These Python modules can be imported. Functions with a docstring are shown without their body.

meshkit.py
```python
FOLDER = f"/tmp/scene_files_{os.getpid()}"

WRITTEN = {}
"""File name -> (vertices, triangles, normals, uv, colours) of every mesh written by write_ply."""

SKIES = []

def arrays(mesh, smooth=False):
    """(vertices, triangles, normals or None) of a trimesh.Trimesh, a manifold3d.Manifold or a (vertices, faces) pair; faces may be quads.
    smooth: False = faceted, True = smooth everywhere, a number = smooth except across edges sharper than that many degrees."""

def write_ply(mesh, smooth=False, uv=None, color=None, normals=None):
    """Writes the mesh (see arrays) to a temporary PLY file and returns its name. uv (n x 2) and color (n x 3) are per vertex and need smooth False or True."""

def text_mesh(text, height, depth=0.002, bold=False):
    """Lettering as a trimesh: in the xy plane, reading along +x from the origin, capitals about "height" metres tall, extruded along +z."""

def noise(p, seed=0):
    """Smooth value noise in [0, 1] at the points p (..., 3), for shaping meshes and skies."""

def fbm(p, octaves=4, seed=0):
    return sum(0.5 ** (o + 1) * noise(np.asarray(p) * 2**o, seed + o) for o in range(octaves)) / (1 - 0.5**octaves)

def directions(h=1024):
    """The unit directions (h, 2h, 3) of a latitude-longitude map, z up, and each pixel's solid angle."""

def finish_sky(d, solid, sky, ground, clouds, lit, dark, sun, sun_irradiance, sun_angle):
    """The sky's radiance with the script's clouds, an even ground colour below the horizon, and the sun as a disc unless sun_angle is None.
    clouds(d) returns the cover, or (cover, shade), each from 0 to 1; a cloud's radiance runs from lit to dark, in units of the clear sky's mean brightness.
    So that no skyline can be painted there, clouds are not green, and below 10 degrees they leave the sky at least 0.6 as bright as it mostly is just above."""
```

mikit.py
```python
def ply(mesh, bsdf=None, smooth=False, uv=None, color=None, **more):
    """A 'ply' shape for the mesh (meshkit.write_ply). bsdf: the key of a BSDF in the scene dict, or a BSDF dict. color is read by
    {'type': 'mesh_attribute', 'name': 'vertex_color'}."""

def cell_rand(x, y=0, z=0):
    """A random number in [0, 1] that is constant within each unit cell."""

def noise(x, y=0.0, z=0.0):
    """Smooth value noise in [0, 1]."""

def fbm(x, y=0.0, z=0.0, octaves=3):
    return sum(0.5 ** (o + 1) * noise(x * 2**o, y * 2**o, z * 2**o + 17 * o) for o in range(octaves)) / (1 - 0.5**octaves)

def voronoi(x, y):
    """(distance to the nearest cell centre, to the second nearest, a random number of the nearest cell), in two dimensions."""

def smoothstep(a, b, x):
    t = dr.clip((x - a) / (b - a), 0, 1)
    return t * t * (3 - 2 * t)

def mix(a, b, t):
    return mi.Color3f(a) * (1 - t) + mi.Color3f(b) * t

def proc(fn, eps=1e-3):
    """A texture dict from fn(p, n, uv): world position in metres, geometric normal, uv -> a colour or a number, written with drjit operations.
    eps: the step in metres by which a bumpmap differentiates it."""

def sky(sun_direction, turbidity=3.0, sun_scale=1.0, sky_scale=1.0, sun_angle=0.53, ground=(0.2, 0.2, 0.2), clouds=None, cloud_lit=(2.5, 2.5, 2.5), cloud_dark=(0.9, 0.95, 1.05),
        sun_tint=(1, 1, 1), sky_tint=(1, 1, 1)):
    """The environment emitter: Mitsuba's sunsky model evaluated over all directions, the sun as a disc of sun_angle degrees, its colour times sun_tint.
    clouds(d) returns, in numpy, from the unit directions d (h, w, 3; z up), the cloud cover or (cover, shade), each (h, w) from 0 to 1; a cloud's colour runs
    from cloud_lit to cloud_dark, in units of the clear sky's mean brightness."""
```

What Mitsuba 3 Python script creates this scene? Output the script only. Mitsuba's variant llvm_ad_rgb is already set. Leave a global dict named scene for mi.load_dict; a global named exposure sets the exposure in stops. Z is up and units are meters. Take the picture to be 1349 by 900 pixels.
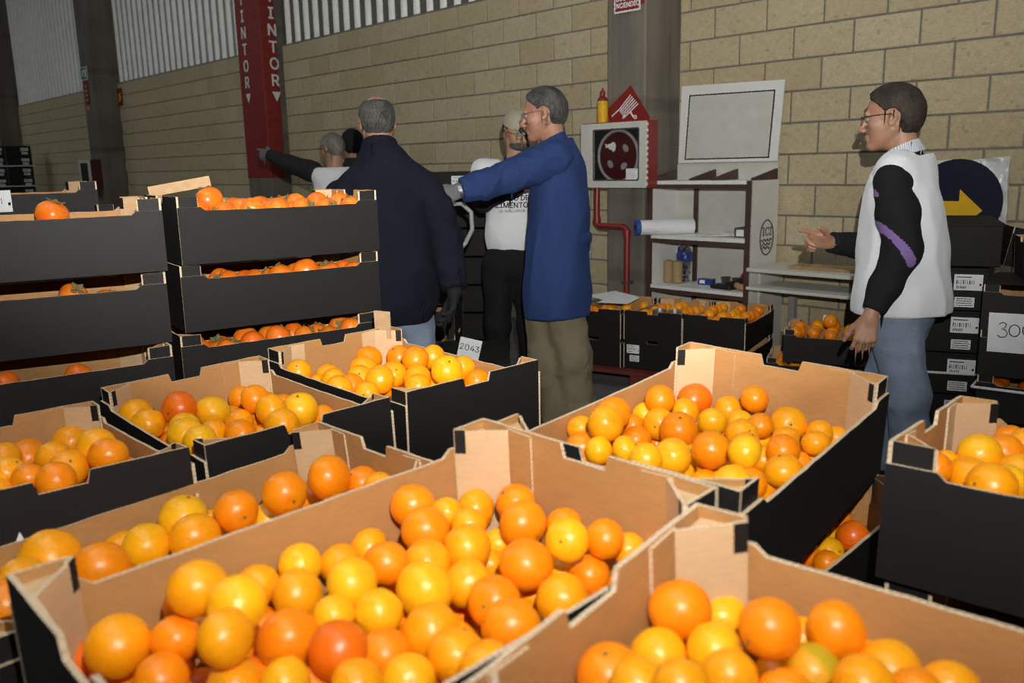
import math, random
import numpy as np
import trimesh, manifold3d as m3, drjit as dr
import mitsuba as mi, mikit, meshkit
from shapely.geometry import Polygon, Point, box as sbox
from shapely.ops import unary_union
from shapely import affinity
from mikit import noise, fbm, smoothstep, mix, voronoi, cell_rand, proc

# ---------------------------------------------------------------- camera, light, exposure
T = mi.ScalarTransform4f
CAM = [0.0, 0.0, 1.40]
FWD = [-0.70809, 0.67723, -0.19994]
UPV = [-0.12992, 0.15337, 0.97959]
scene, labels = {}, {}
scene['camera'] = {'type': 'thinlens', 'fov': 2 * math.degrees(math.atan(674.5 / 1124.58)), 'fov_axis': 'x', 'aperture_radius': 0.0028,
                   'focus_distance': 2.6, 'near_clip': 0.05, 'far_clip': 100.0,
                   'to_world': T().look_at(origin=CAM, target=[CAM[i] + FWD[i] for i in range(3)], up=UPV)}
# the photographer's flash above the lens, its head tilted up
FL = [0.05, 0.045, 1.62]
ang_yaw, ang_pitch = math.radians(-47), math.radians(24)
fd = [math.cos(ang_pitch) * math.sin(ang_yaw), math.cos(ang_pitch) * math.cos(ang_yaw), math.sin(ang_pitch)]
scene['flash'] = {'type': 'spot', 'to_world': T().look_at(origin=FL, target=[FL[i] + fd[i] for i in range(3)], up=[0, 0, 1]),
                  'intensity': {'type': 'rgb', 'value': [99.0, 97.0, 92.0]}, 'beam_width': 10.0, 'cutoff_angle': 49.5}
# and the weaker spill around the flash head's beam
scene['flash_spill'] = {**scene['flash'], 'intensity': {'type': 'rgb', 'value': [10.0, 9.7, 9.2]}, 'beam_width': 46.0, 'cutoff_angle': 78.0}
# daylight through the roof lights of the warehouse
SKYLIGHT = [1.75, 1.85, 1.9]
exposure = 0.0

# ---------------------------------------------------------------- helpers
rnd = random.Random(7)
rng = np.random.default_rng(7)


def S(r, g, b):
    return [(c / 255 / 12.92) if c <= 10 else ((c / 255 + 0.055) / 1.055) ** 2.4 for c in (r, g, b)]


COUNT = {}
USED = set()


def key(name):
    if name not in USED:
        USED.add(name)
        return name
    i = COUNT.get(name, 0) + 1
    COUNT[name] = i
    k = f'{name}_{i:03d}'
    USED.add(k)
    return k


def lab(k, label, cat, group=None, kind=None):
    labels[k] = {'label': label, 'category': cat}
    if group:
        labels[k]['group'] = group
    if kind:
        labels[k]['kind'] = kind


def struct(k):
    labels.setdefault(k, {})['kind'] = 'structure'


def put(k, shape, tw=None):
    if not (k in labels and k in USED and k not in scene):
        k = key(k)
    scene[k] = {**shape, 'to_world': T(tw)} if tw is not None else dict(shape)
    return k


def put_mesh(k, mesh, bsdf, smooth=False, **kw):
    return put(k, mikit.ply(mesh, bsdf, smooth, **kw))


def M4(R=None, t=(0, 0, 0), s=1.0):
    m = np.eye(4)
    if R is not None:
        m[:3, :3] = R
    m[:3, :3] = m[:3, :3] * np.asarray(s)
    m[:3, 3] = t
    return m


def rotz(deg):
    c, s = math.cos(math.radians(deg)), math.sin(math.radians(deg))
    return np.array([[c, -s, 0], [s, c, 0], [0, 0, 1.0]])


def rotx(deg):
    c, s = math.cos(math.radians(deg)), math.sin(math.radians(deg))
    return np.array([[1.0, 0, 0], [0, c, -s], [0, s, c]])


def roty(deg):
    c, s = math.cos(math.radians(deg)), math.sin(math.radians(deg))
    return np.array([[c, 0, s], [0, 1.0, 0], [-s, 0, c]])


def bx(x0, x1, y0, y1, z0, z1, bev=0.0):
    if bev <= 0:
        m = trimesh.creation.box((x1 - x0, y1 - y0, z1 - z0))
        m.apply_translation(((x0 + x1) / 2, (y0 + y1) / 2, (z0 + z1) / 2))
        return m
    pts = []
    for sx, xx in ((1, x0), (-1, x1)):
        for sy, yy in ((1, y0), (-1, y1)):
            for sz, zz in ((1, z0), (-1, z1)):
                pts += [(xx, yy + sy * bev, zz + sz * bev), (xx + sx * bev, yy, zz + sz * bev), (xx + sx * bev, yy + sy * bev, zz)]
    return trimesh.convex.convex_hull(np.array(pts))


def cat(*ms):
    return trimesh.util.concatenate(list(ms))


def tube(pts, r, n=12, caps=True):
    pts = np.asarray(pts, float)
    rr = np.full(len(pts), r) if np.isscalar(r) else np.asarray(r, float)
    tan = np.gradient(pts, axis=0)
    tan /= np.linalg.norm(tan, axis=1, keepdims=True)
    a = np.cross(tan[0], [0.31, 0.2, 0.93])
    if np.linalg.norm(a) < 1e-3:
        a = np.cross(tan[0], [1, 0, 0])
    a /= np.linalg.norm(a)
    V = []
    th = np.arange(n) * 2 * np.pi / n
    for i in range(len(pts)):
        a = a - tan[i] * (a @ tan[i])
        a /= np.linalg.norm(a)
        b = np.cross(tan[i], a)
        V.append(pts[i] + rr[i] * (np.cos(th)[:, None] * a + np.sin(th)[:, None] * b))
    V = np.vstack(V)
    F = []
    for i in range(len(pts) - 1):
        for j in range(n):
            k = (j + 1) % n
            F += [[i * n + j, i * n + k, (i + 1) * n + k], [i * n + j, (i + 1) * n + k, (i + 1) * n + j]]
    if caps:
        c0, c1 = len(V), len(V) + 1
        V = np.vstack([V, pts[0], pts[-1]])
        e = (len(pts) - 1) * n
        for j in range(n):
            k = (j + 1) % n
            F += [[c0, k, j], [c1, e + j, e + k]]
    return trimesh.Trimesh(V, F, process=False)


def lathe(prof, n=24):
    prof = np.asarray(prof, float)
    th = np.arange(n) * 2 * np.pi / n
    V = np.vstack([np.stack([r * np.cos(th), r * np.sin(th), np.full(n, z)], 1) for r, z in prof])
    F = []
    for i in range(len(prof) - 1):
        for j in range(n):
            k = (j + 1) % n
            F += [[i * n + j, i * n + k, (i + 1) * n + k], [i * n + j, (i + 1) * n + k, (i + 1) * n + j]]
    return trimesh.Trimesh(V, F, process=True)


def extr(poly, d):
    polys = getattr(poly, 'geoms', [poly])
    return cat(*[trimesh.creation.extrude_polygon(g, d, engine='earcut') for g in polys])


def xf(mesh, R=None, t=(0, 0, 0), s=1.0):
    m = mesh.copy()
    m.apply_transform(M4(R, t, s))
    return m


def text_flat(txt, h, d=0.001, bold=False):
    """Lettering centred on the origin, in the xz plane, facing -y."""
    m = meshkit.text_mesh(txt, h, d, bold)
    b = m.bounds
    m.apply_translation((-(b[0][0] + b[1][0]) / 2, -(b[0][1] + b[1][1]) / 2, 0))
    m.apply_transform(M4(rotx(90)))
    return m


# ---------------------------------------------------------------- materials
def pr(col, rough=0.6, spec=0.5, **kw):
    c = {'type': 'rgb', 'value': list(map(float, col))} if not isinstance(col, dict) else col
    return {'type': 'twosided', 'bsdf': {'type': 'principled', 'base_color': c, 'roughness': rough, 'specular': spec, **kw}}


def speckle(base, amt=0.15, f=60.0, big=1.3):
    base = mi.Color3f(base)

    def fn(p, n, uv):
        a = fbm(p.x * f, p.y * f, p.z * f, 3)
        b = fbm(p.x * big + 5, p.y * big, p.z * big, 2)
        return base * (1 + amt * (a - 0.5) * 2 + 0.5 * amt * (b - 0.5) * 2)
    return proc(fn)


def mat(k, bsdf):
    scene[k] = bsdf


def carton_fn(dark):
    def fn(p, n, uv):
        g = fbm(p.x * 90, p.y * 90, p.z * 260, 2) - 0.5
        g2 = fbm(p.x * 9, p.y * 9, p.z * 14, 2) - 0.5
        outer = mi.Color3f(S(*dark)) * (1 + 0.25 * g)
        kraft = mi.Color3f(0.410, 0.210, 0.075) * (1 + 0.16 * g + 0.25 * g2)
        pale = mi.Color3f(0.56, 0.378, 0.21) * (1 + 0.12 * g + 0.2 * g2)
        flute = 0.5 + 0.5 * dr.sin(uv.y * 2 * math.pi / 0.0075)
        rim = mix((0.60, 0.47, 0.32), (0.36, 0.25, 0.15), 0.55 * smoothstep(0.55, 0.95, flute)) * (1 + 0.15 * g)
        c = dr.select(uv.x < 1, outer, dr.select(uv.x < 2, kraft, dr.select(uv.x < 3, pale, rim)))
        return c
    return fn


mat('m_carton', pr(proc(carton_fn((25, 23, 22))), 0.6, 0.25))
mat('m_orange_o', None)
del scene['m_orange_o']


def orange_fn(c0, c1, green=0.0):
    def fn(p, n, uv):
        a = fbm(p.x * 28 + 3, p.y * 28, p.z * 28, 2)
        pore = noise(p.x * 520, p.y * 520, p.z * 520)
        c = mix(c0, c1, smoothstep(0.25, 0.8, a)) * (0.93 + 0.12 * pore)
        # uv.x: 0 at the stem end, 1 at the navel end
        scar = smoothstep(0.018, 0.004, uv.x)
        c = mix(c, (0.18, 0.13, 0.05), scar)
        nav = smoothstep(0.975, 0.995, uv.x)
        c = mix(c, (0.55, 0.30, 0.06), nav * 0.7)
        if green > 0:
            gp = fbm(p.x * 22 + 9, p.y * 22 + 4, p.z * 22, 2)
            c = mix(c, (0.42, 0.34, 0.012), green * smoothstep(0.5, 0.72, gp))
        return c
    return fn


ORANGES = {'o': ((0.85, 0.225, 0.002), (0.86, 0.27, 0.003), 0), 'a': ((0.88, 0.315, 0.003), (0.89, 0.36, 0.004), 0.08), 'y': ((0.89, 0.40, 0.004), (0.90, 0.45, 0.007), 0.10),
           'd': ((0.76, 0.125, 0.003), (0.78, 0.155, 0.003), 0.1), 'g': ((0.72, 0.34, 0.01), (0.68, 0.36, 0.02), 0.85)}
for q, (a, b, g) in ORANGES.items():
    mat('m_orange_' + q, {'type': 'principled', 'base_color': proc(orange_fn(a, b, g)), 'roughness': 0.36, 'specular': 0.5})
mat('m_persimmon', {'type': 'principled', 'base_color': proc(orange_fn((0.72, 0.13, 0.008), (0.74, 0.19, 0.012), 0)), 'roughness': 0.33, 'specular': 0.5})
mat('m_calyx', pr(speckle((0.16, 0.13, 0.05), 0.4, 200), 0.8, 0.2))
mat('m_stem', pr(speckle((0.12, 0.11, 0.04), 0.4, 300), 0.8, 0.2))


def block_fn(tint):
    tint = mi.Color3f(tint)

    def fn(p, n, uv):
        a = fbm(p.x * 45, p.y * 45, p.z * 30, 3) - 0.5
        b = noise(p.x * 160, p.y * 160, p.z * 110) - 0.5
        st = fbm(p.x * 1.1 + 3, 0.0, p.z * 1.6, 3) - 0.5
        pit = smoothstep(0.80, 0.86, noise(p.x * 33 + 7, p.y * 33, p.z * 33))
        c = tint * (1 + 0.28 * a + 0.22 * b + 0.14 * st)
        return mix(c, tint * 0.5, 0.45 * pit)
    return fn


BLOCKS = [(0.425, 0.358, 0.225), (0.400, 0.332, 0.203), (0.445, 0.380, 0.250)]
for i, c in enumerate(BLOCKS):
    mat(f'm_block_{i}', pr(proc(block_fn(c)), 0.92, 0.2))
mat('m_mortar', pr(speckle((0.17, 0.155, 0.135), 0.3, 50), 0.95, 0.15))


def concrete_fn(base):
    base = mi.Color3f(base)

    def fn(p, n, uv):
        a = fbm(p.x * 5, p.y * 5, p.z * 2.0, 4) - 0.5
        st = fbm(p.x * 16, p.y * 16, p.z * 0.7, 3) - 0.5
        b = noise(p.x * 110, p.y * 110, p.z * 110) - 0.5
        ln = smoothstep(0.985, 1.0, dr.abs(dr.sin(p.z * 2.6)))
        return base * (1 + 0.75 * a + 0.65 * st + 0.15 * b) * (1 - 0.25 * ln)
    return fn


mat('m_concrete', pr(proc(concrete_fn((0.140, 0.124, 0.102))), 0.85, 0.25))
mat('m_redpaint', pr(speckle((0.20, 0.020, 0.016), 0.25, 25, 1.5), 0.55, 0.4))
mat('m_floor', pr(speckle((0.13, 0.125, 0.118), 0.35, 9, 0.8), 0.6, 0.4))
mat('m_ceiling', pr((0.22, 0.22, 0.21), 0.8))
mat('m_rib', pr(speckle((0.88, 0.88, 0.84), 0.1, 8), 0.5, 0.4))
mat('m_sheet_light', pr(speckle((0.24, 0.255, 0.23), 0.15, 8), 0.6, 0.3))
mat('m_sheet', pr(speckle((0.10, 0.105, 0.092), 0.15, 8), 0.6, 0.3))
mat('m_plainwall', pr(speckle((0.30, 0.28, 0.22), 0.15, 6), 0.9))
mat('m_white', pr(speckle((0.64, 0.64, 0.62), 0.05, 12), 0.45, 0.4))
mat('m_offwhite', pr(speckle((0.50, 0.50, 0.45), 0.08, 14), 0.5, 0.4))
mat('m_brown', pr(speckle((0.060, 0.033, 0.026), 0.25, 30), 0.5, 0.4))
mat('m_black', pr((0.012, 0.012, 0.012), 0.5, 0.4))
mat('m_blackmatte', pr(speckle((0.016, 0.016, 0.018), 0.3, 120), 0.85, 0.2))
mat('m_red', pr(speckle((0.19, 0.016, 0.014), 0.12, 20), 0.4, 0.5))
mat('m_darkred', pr((0.055, 0.008, 0.009), 0.35, 0.5))
mat('m_grey', pr(speckle((0.25, 0.25, 0.25), 0.1, 20), 0.5, 0.4))
mat('m_darkgrey', pr(speckle((0.06, 0.06, 0.062), 0.15, 40), 0.6, 0.35))
mat('m_steel', pr((0.50, 0.50, 0.50), 0.32, 0.5, metallic=0.9))
mat('m_paper', pr(speckle((0.70, 0.71, 0.72), 0.04, 30), 0.8, 0.2))
mat('m_ink', pr((0.02, 0.02, 0.022), 0.8, 0.2))
mat('m_yellow', pr(speckle((0.62, 0.36, 0.012), 0.12, 30), 0.5, 0.3))
mat('m_wood', pr(speckle((0.36, 0.22, 0.11), 0.25, 25), 0.7, 0.3))
mat('m_glass', {'type': 'thindielectric', 'int_ior': 1.45})
mat('m_skylight', pr((0.8, 0.8, 0.8), 0.8))
# ---------------------------------------------------------------- the warehouse
DW, LB, ZL0 = 5.325, 0.3965, 2.4458
ZTOP = 2.83
XL, XR, YB, YT, ZC = -27.0, 9.0, -13.0, DW, 6.5
put_mesh('floor', bx(XL, XR, YB, YT + 0.3, -0.1, 0.0), 'm_floor'); struct('floor')
put_mesh('ceiling', bx(XL, XR, YB, YT + 0.3, ZC, ZC + 0.1), 'm_ceiling'); struct('ceiling')
put_mesh('wall_front', bx(XL, XR, YB - 0.2, YB, 0, ZC), 'm_plainwall'); struct('wall_front')
put_mesh('wall_left', bx(XL - 0.2, XL, YB, YT + 0.3, 0, ZC), 'm_plainwall'); struct('wall_left')
put_mesh('wall_right', bx(XR, XR + 0.2, YB, YT + 0.3, 0, ZC), 'm_plainwall'); struct('wall_right')
for i, (x0, x1) in enumerate(((-24, -18), (-14, -8), (-4, 2))):
    sl = mikit.ply(xf(bx(x0, x1, -2.0, 1.0, ZC - 0.03, ZC - 0.01)), 'm_skylight')
    k = put(f'window_{i + 1}', {**sl, 'emitter': {'type': 'area', 'radiance': {'type': 'rgb', 'value': SKYLIGHT}}})
    struct(k)

SECT = [('R', -3.68, -3.77, 3.0), ('L', -8.774, -9.34, -4.13), ('LL', -13.744, -14.58, -10.02), ('LLL', -19.0, -20.2, -15.08), ('X', -25.0, -27.0, -20.7)]
put_mesh('wall_back', cat(*[bx(a, b, DW + 0.008, DW + 0.2, 0, ZTOP + 0.02) for _, _, a, b in SECT]), 'm_mortar')
struct('wall_back')


def block_mesh(seed, w=0.3845, h=0.1885, d=0.05):
    r = np.random.default_rng(seed)
    c = 0.004
    f = np.array([[-w / 2 + c, -h / 2 + c], [w / 2 - c, -h / 2 + c], [w / 2 - c, h / 2 - c], [-w / 2 + c, h / 2 - c]]) + r.normal(0, 0.0012, (4, 2))
    e = np.array([[-w / 2, -h / 2], [w / 2, -h / 2], [w / 2, h / 2], [-w / 2, h / 2]])
    V = np.vstack([np.column_stack([f[:, 0], np.zeros(4), f[:, 1]]), np.column_stack([e[:, 0], np.full(4, c), e[:, 1]]), np.column_stack([e[:, 0], np.full(4, d), e[:, 1]])])
    F = [[0, 1, 2], [0, 2, 3]]
    for a in (0, 4):
        for i in range(4):
            j = (i + 1) % 4
            F += [[a + i, a + j + 4, a + j][::1], [a + i, a + i + 4, a + j + 4]]
    return trimesh.Trimesh(V, F, process=False)


def project(p):
    p = np.asarray(p, float) - CAM
    f, u = np.array(FWD), np.array(UPV)
    r = np.cross(f, u)
    z = p @ f
    return 674.5 + 1124.58 * (p @ r) / z, 450 - 1124.58 * (p @ u) / z, z


BM = [block_mesh(i) for i in range(4)]
BP = {(i, j): mikit.ply(BM[i], f'm_block_{j}') for i in range(4) for j in range(3)}
cand, rest = [], []
for name, ph, x0, x1 in SECT:
    for row in range(-2, 13):
        zb = ZL0 - 0.2 * (row + 1) + 0.006
        zt = zb + 0.1885
        if zb < -0.05:
            continue
        if row == -2:
            zt = ZTOP
        odd = (row % 2 != 0)
        k0 = int((x0 - ph) / LB) - 2
        for k in range(k0, k0 + 40):
            xa = ph + k * LB + (LB / 2 if not odd else 0) + 0.006
            xb = xa + 0.3845
            xa2, xb2 = max(xa, x0 + 0.01), min(xb, x1 - 0.004)
            if xb2 - xa2 < 0.03:
                continue
            u, v, z = project([(xa2 + xb2) / 2, DW, (zb + zt) / 2])
            vis = z > 0 and -60 < u < 1410 and -40 < v < 640
            area = (xb2 - xa2) * DW / max(z, 0.1) ** 3 if vis else 0
            if xb2 - xa2 < 0.37:
                area *= 0.8
            cand.append((area, xa2, xb2, max(zb, 0.003), zt))
cand.sort(key=lambda c: -c[0])
for i, (a, xa, xb, zb, zt) in enumerate(cand):
    m = M4(None, ((xa + xb) / 2, DW + rnd.uniform(-0.0015, 0.0015), (zb + zt) / 2), ((xb - xa) / 0.3845, 1, (zt - zb) / 0.1885))
    if i < 300 and a > 0:
        put('wall_back__block', BP[(rnd.randrange(4), rnd.choices((0, 1, 2), (5, 2, 3))[0])], m)
    else:
        rest.append((m, rnd.randrange(4)))
rm = []
for m, i in rest:
    q = BM[i].copy()
    q.apply_transform(m)
    rm.append(q)
k = put_mesh('wall_back__block_course', cat(*rm), 'm_block_0')
labels[k] = {'kind': 'stuff'}

# ribbed metal sheet above the blocks
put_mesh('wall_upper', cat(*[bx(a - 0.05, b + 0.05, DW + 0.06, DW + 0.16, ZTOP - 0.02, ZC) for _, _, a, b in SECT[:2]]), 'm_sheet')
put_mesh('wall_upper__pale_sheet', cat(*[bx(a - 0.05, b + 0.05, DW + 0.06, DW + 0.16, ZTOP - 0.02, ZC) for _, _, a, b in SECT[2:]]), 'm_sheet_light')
struct('wall_upper')
rib = mikit.ply(trimesh.Trimesh(*(lambda m: (m.vertices, m.faces))(extr(Polygon([(-0.036, 0.062), (-0.018, 0.018), (0.018, 0.018), (0.036, 0.062)]), ZC - ZTOP + 0.01))), 'm_rib')
for name, ph, x0, x1 in SECT[:4]:
    x = x0 + 0.10
    while x < x1 - 0.05:
        put('wall_upper__rib', rib, M4(None, (x, DW + 0.004, ZTOP - 0.01)))
        x += 0.2


# concrete columns
def column(x0, x1, p, mats=None, ztop=ZC):
    return bx(x0, x1, DW - p, DW + 0.2, 0, ztop, 0.012)


k = put_mesh('column', column(-4.115, -3.775, 0.39), 'm_concrete'); labels[k] = {'kind': 'structure', 'label': 'grey concrete column behind the hose reel cabinet'}
k = put_mesh('column', cat(column(-9.40 - 0.58, -9.41, 0.22)), 'm_concrete'); labels[k] = {'kind': 'structure', 'label': 'concrete column with red painted upper part'}
# red paint on the column: a coat from 1.18 m up
put_mesh(k + '__red_coat', bx(-9.985, -9.405, DW - 0.226, DW - 0.02, 1.33, ZC - 0.02, 0.012), 'm_redpaint')
RC = k
k = put_mesh('column', column(-15.08, -14.6, 0.36), 'm_concrete'); labels[k] = {'kind': 'structure', 'label': 'grey concrete column left of the red column'}
k = put_mesh('column', column(-20.75, -20.15, 0.4), 'm_concrete'); labels[k] = {'kind': 'structure', 'label': 'grey concrete column at the far left'}


def down_text(txt, h, step, x, y, ztop, face, kk):
    """Letters one below the other: face 's' looks towards -y, face 'e' towards +x."""
    ms = []
    for i, ch in enumerate(txt):
        if ch == 'v':
            m = extr(Polygon([(-h * 0.45, h * 0.45), (h * 0.45, h * 0.45), (0, -h * 0.45)]), 0.002)
            m.apply_transform(M4(rotx(90)))
        else:
            m = text_flat(ch, h, 0.002, True)
        if face == 'e':
            m.apply_transform(M4(rotz(90)))
        m.apply_translation((x, y, ztop - i * step))
        ms.append(m)
    kq = put_mesh(kk, cat(*ms), 'm_white')
    labels[kq] = {'label': 'white lettering EXTINTOR running down with an arrow'}


ZA = 2.27
down_text('EXTINTORv', 0.125, 0.187, -9.80, DW - 0.228, ZA + 8 * 0.187, 's', RC + '__lettering')
down_text('EXTINTORv', 0.125, 0.187, -9.403, DW - 0.075, ZA + 8 * 0.187, 'e', RC + '__lettering')
# ---------------------------------------------------------------- cartons
CL, CW, CH, SH, MD, TL, SL, NW, ND, TH = 0.6, 0.392, 0.1866, 0.157, 0.147, 0.05, 0.062, 0.038, 0.020, 0.0055


def soup():
    return [], []


def panel(poly, d, R, t, outer=0.5, inner=1.5, rimc=3.5, acc=None):
    """A cardboard panel: poly in (s, z), thickness d; its +normal side is 'inner', the other 'outer'; the cut edge pale."""
    m = trimesh.creation.extrude_polygon(poly, d, engine='earcut')
    V, F = np.array(m.vertices), np.array(m.faces)
    n = m.face_normals
    tri = V[F]
    code = np.where(n[:, 2] < -0.5, outer, np.where(n[:, 2] > 0.5, inner, rimc))
    uv = np.stack([np.repeat(code, 3), (tri[:, :, 0] + tri[:, :, 1]).reshape(-1)], 1)
    # local (s, z, depth) -> (s, depth, z)
    P = tri.reshape(-1, 3)[:, [0, 2, 1]] * np.array([1, 1, 1.0])
    P = P @ np.asarray(R).T + np.asarray(t)
    acc[0].append(P)
    acc[1].append(uv)


def fin(acc, flip=True):
    V = np.vstack(acc[0])
    uv = np.vstack(acc[1])
    F = np.arange(len(V)).reshape(-1, 3)
    return mikit.ply((V, F), 'm_carton', False, uv=uv)


def jit(pts, r, a=0.0008):
    out = []
    for i, p in enumerate(pts):
        q = pts[(i + 1) % len(pts)]
        out.append(p)
        L = math.dist(p, q)
        if L > 0.05 and min(p[1], q[1]) > 0.05:
            n = int(L / 0.03)
            for j in range(1, n):
                f = j / n
                out.append((p[0] + (q[0] - p[0]) * f + r.uniform(-a, a), p[1] + (q[1] - p[1]) * f + r.uniform(-a, a)))
    return Polygon(out)


def long_wall(seed):
    r = random.Random(seed)
    h = CL / 2
    a = soup()
    sag = r.uniform(0.0, 0.002)
    P = jit([(-h, 0), (h, 0), (h, SH), (h - SL, SH), (h - SL - 0.012, MD), (0, MD - sag), (-h + SL + 0.012, MD), (-h + SL, SH), (-h, SH)], r)
    panel(P, TH, np.eye(3), (0, -CW / 2, 0), acc=a)     # outside at y = -W/2
    return fin(a)


def short_wall(seed):
    r = random.Random(seed)
    h = CW / 2 - TH
    a = soup()
    P = jit([(-h, 0), (h, 0), (h, CH), (NW + 0.002, CH), (NW - 0.004, CH - ND), (-NW + 0.004, CH - ND), (-NW - 0.002, CH), (-h, CH)], r)
    R = rotz(-90)   # s -> -y , depth -> x ; outside at x = -L/2
    panel(P, TH, R, (-CL / 2, 0, 0), acc=a)
    # glued inner flaps and the paler liner
    for sg in (-1, 1):
        Q = Polygon([(sg * (h - 0.055), 0.01), (sg * (h - 0.10), 0.01), (sg * (h - 0.10), CH - 0.004), (sg * (h - 0.055), CH - 0.002)])
        panel(Q, 0.003, R, (-CL / 2 + TH, 0, 0), outer=1.5, inner=2.5 if seed % 2 else 1.5, acc=a)
    return fin(a)


def corner_post(seed):
    """Corner at (-L/2, -W/2): a panel inside the long wall, black outside, and the diagonal post."""
    r = random.Random(seed)
    a = soup()
    x0, y0 = -CL / 2 + TH, -CW / 2 + TH
    panel(Polygon([(0, 0.002), (TL, 0.002), (TL, CH - r.uniform(0, 0.002)), (0, CH)]), 0.004, np.eye(3), (x0, y0, 0), acc=a)
    ts = 0.058
    p0, p1 = np.array([x0 + TL, y0 + 0.003]), np.array([x0 + 0.002, y0 + ts])
    d = p0 - p1
    L = np.linalg.norm(d)
    th = math.degrees(math.atan2(d[1], d[0]))
    h1, h2 = CH - r.uniform(0.0, 0.003), CH - r.uniform(0.001, 0.004)
    R = rotz(th)
    mid = L * 0.80
    panel(Polygon([(0, 0.002), (mid, 0.002), (mid, (h1 + h2) / 2 + r.uniform(-.002, .001)), (mid * 0.5, h1), (0, h1)]), 0.004, R, (*p1, 0), outer=1.5, inner=2.5, acc=a)
    panel(Polygon([(mid, 0.002), (L, 0.002), (L, CH - 0.035), (mid, CH - 0.035)]), 0.004, R, (*p1, 0), outer=1.5, inner=2.5, acc=a)
    panel(Polygon([(mid, CH - 0.035), (L, CH - 0.035), (L, h2), (mid, h2)]), 0.0045, R, (*p1, 0), outer=0.5, inner=0.5, acc=a)
    # folded top of the post
    tri = Polygon([(x0 + TL, y0 + 0.003), (x0 + 0.002, y0 + ts), (x0 + 0.002, y0 + 0.002)])
    m = trimesh.creation.extrude_polygon(tri, 0.003, engine='earcut')
    t3 = np.array(m.vertices)[np.array(m.faces)].reshape(-1, 3) + [0, 0, CH - 0.016]
    a[0].append(t3)
    a[1].append(np.stack([np.full(len(t3), 2.5), t3[:, 0]], 1))
    return fin(a)


def carton_base():
    a = soup()
    m = trimesh.creation.box((CL - 0.012, CW - 0.012, 0.006))
    m.apply_translation((0, 0, 0.0035))
    t3 = np.array(m.vertices)[np.array(m.faces)]
    up = np.repeat(m.face_normals[:, 2] > 0.5, 3)
    a[0].append(t3.reshape(-1, 3))
    a[1].append(np.stack([np.where(up, 1.5, 0.5), t3.reshape(-1, 3)[:, 0]], 1))
    return fin(a)


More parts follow.
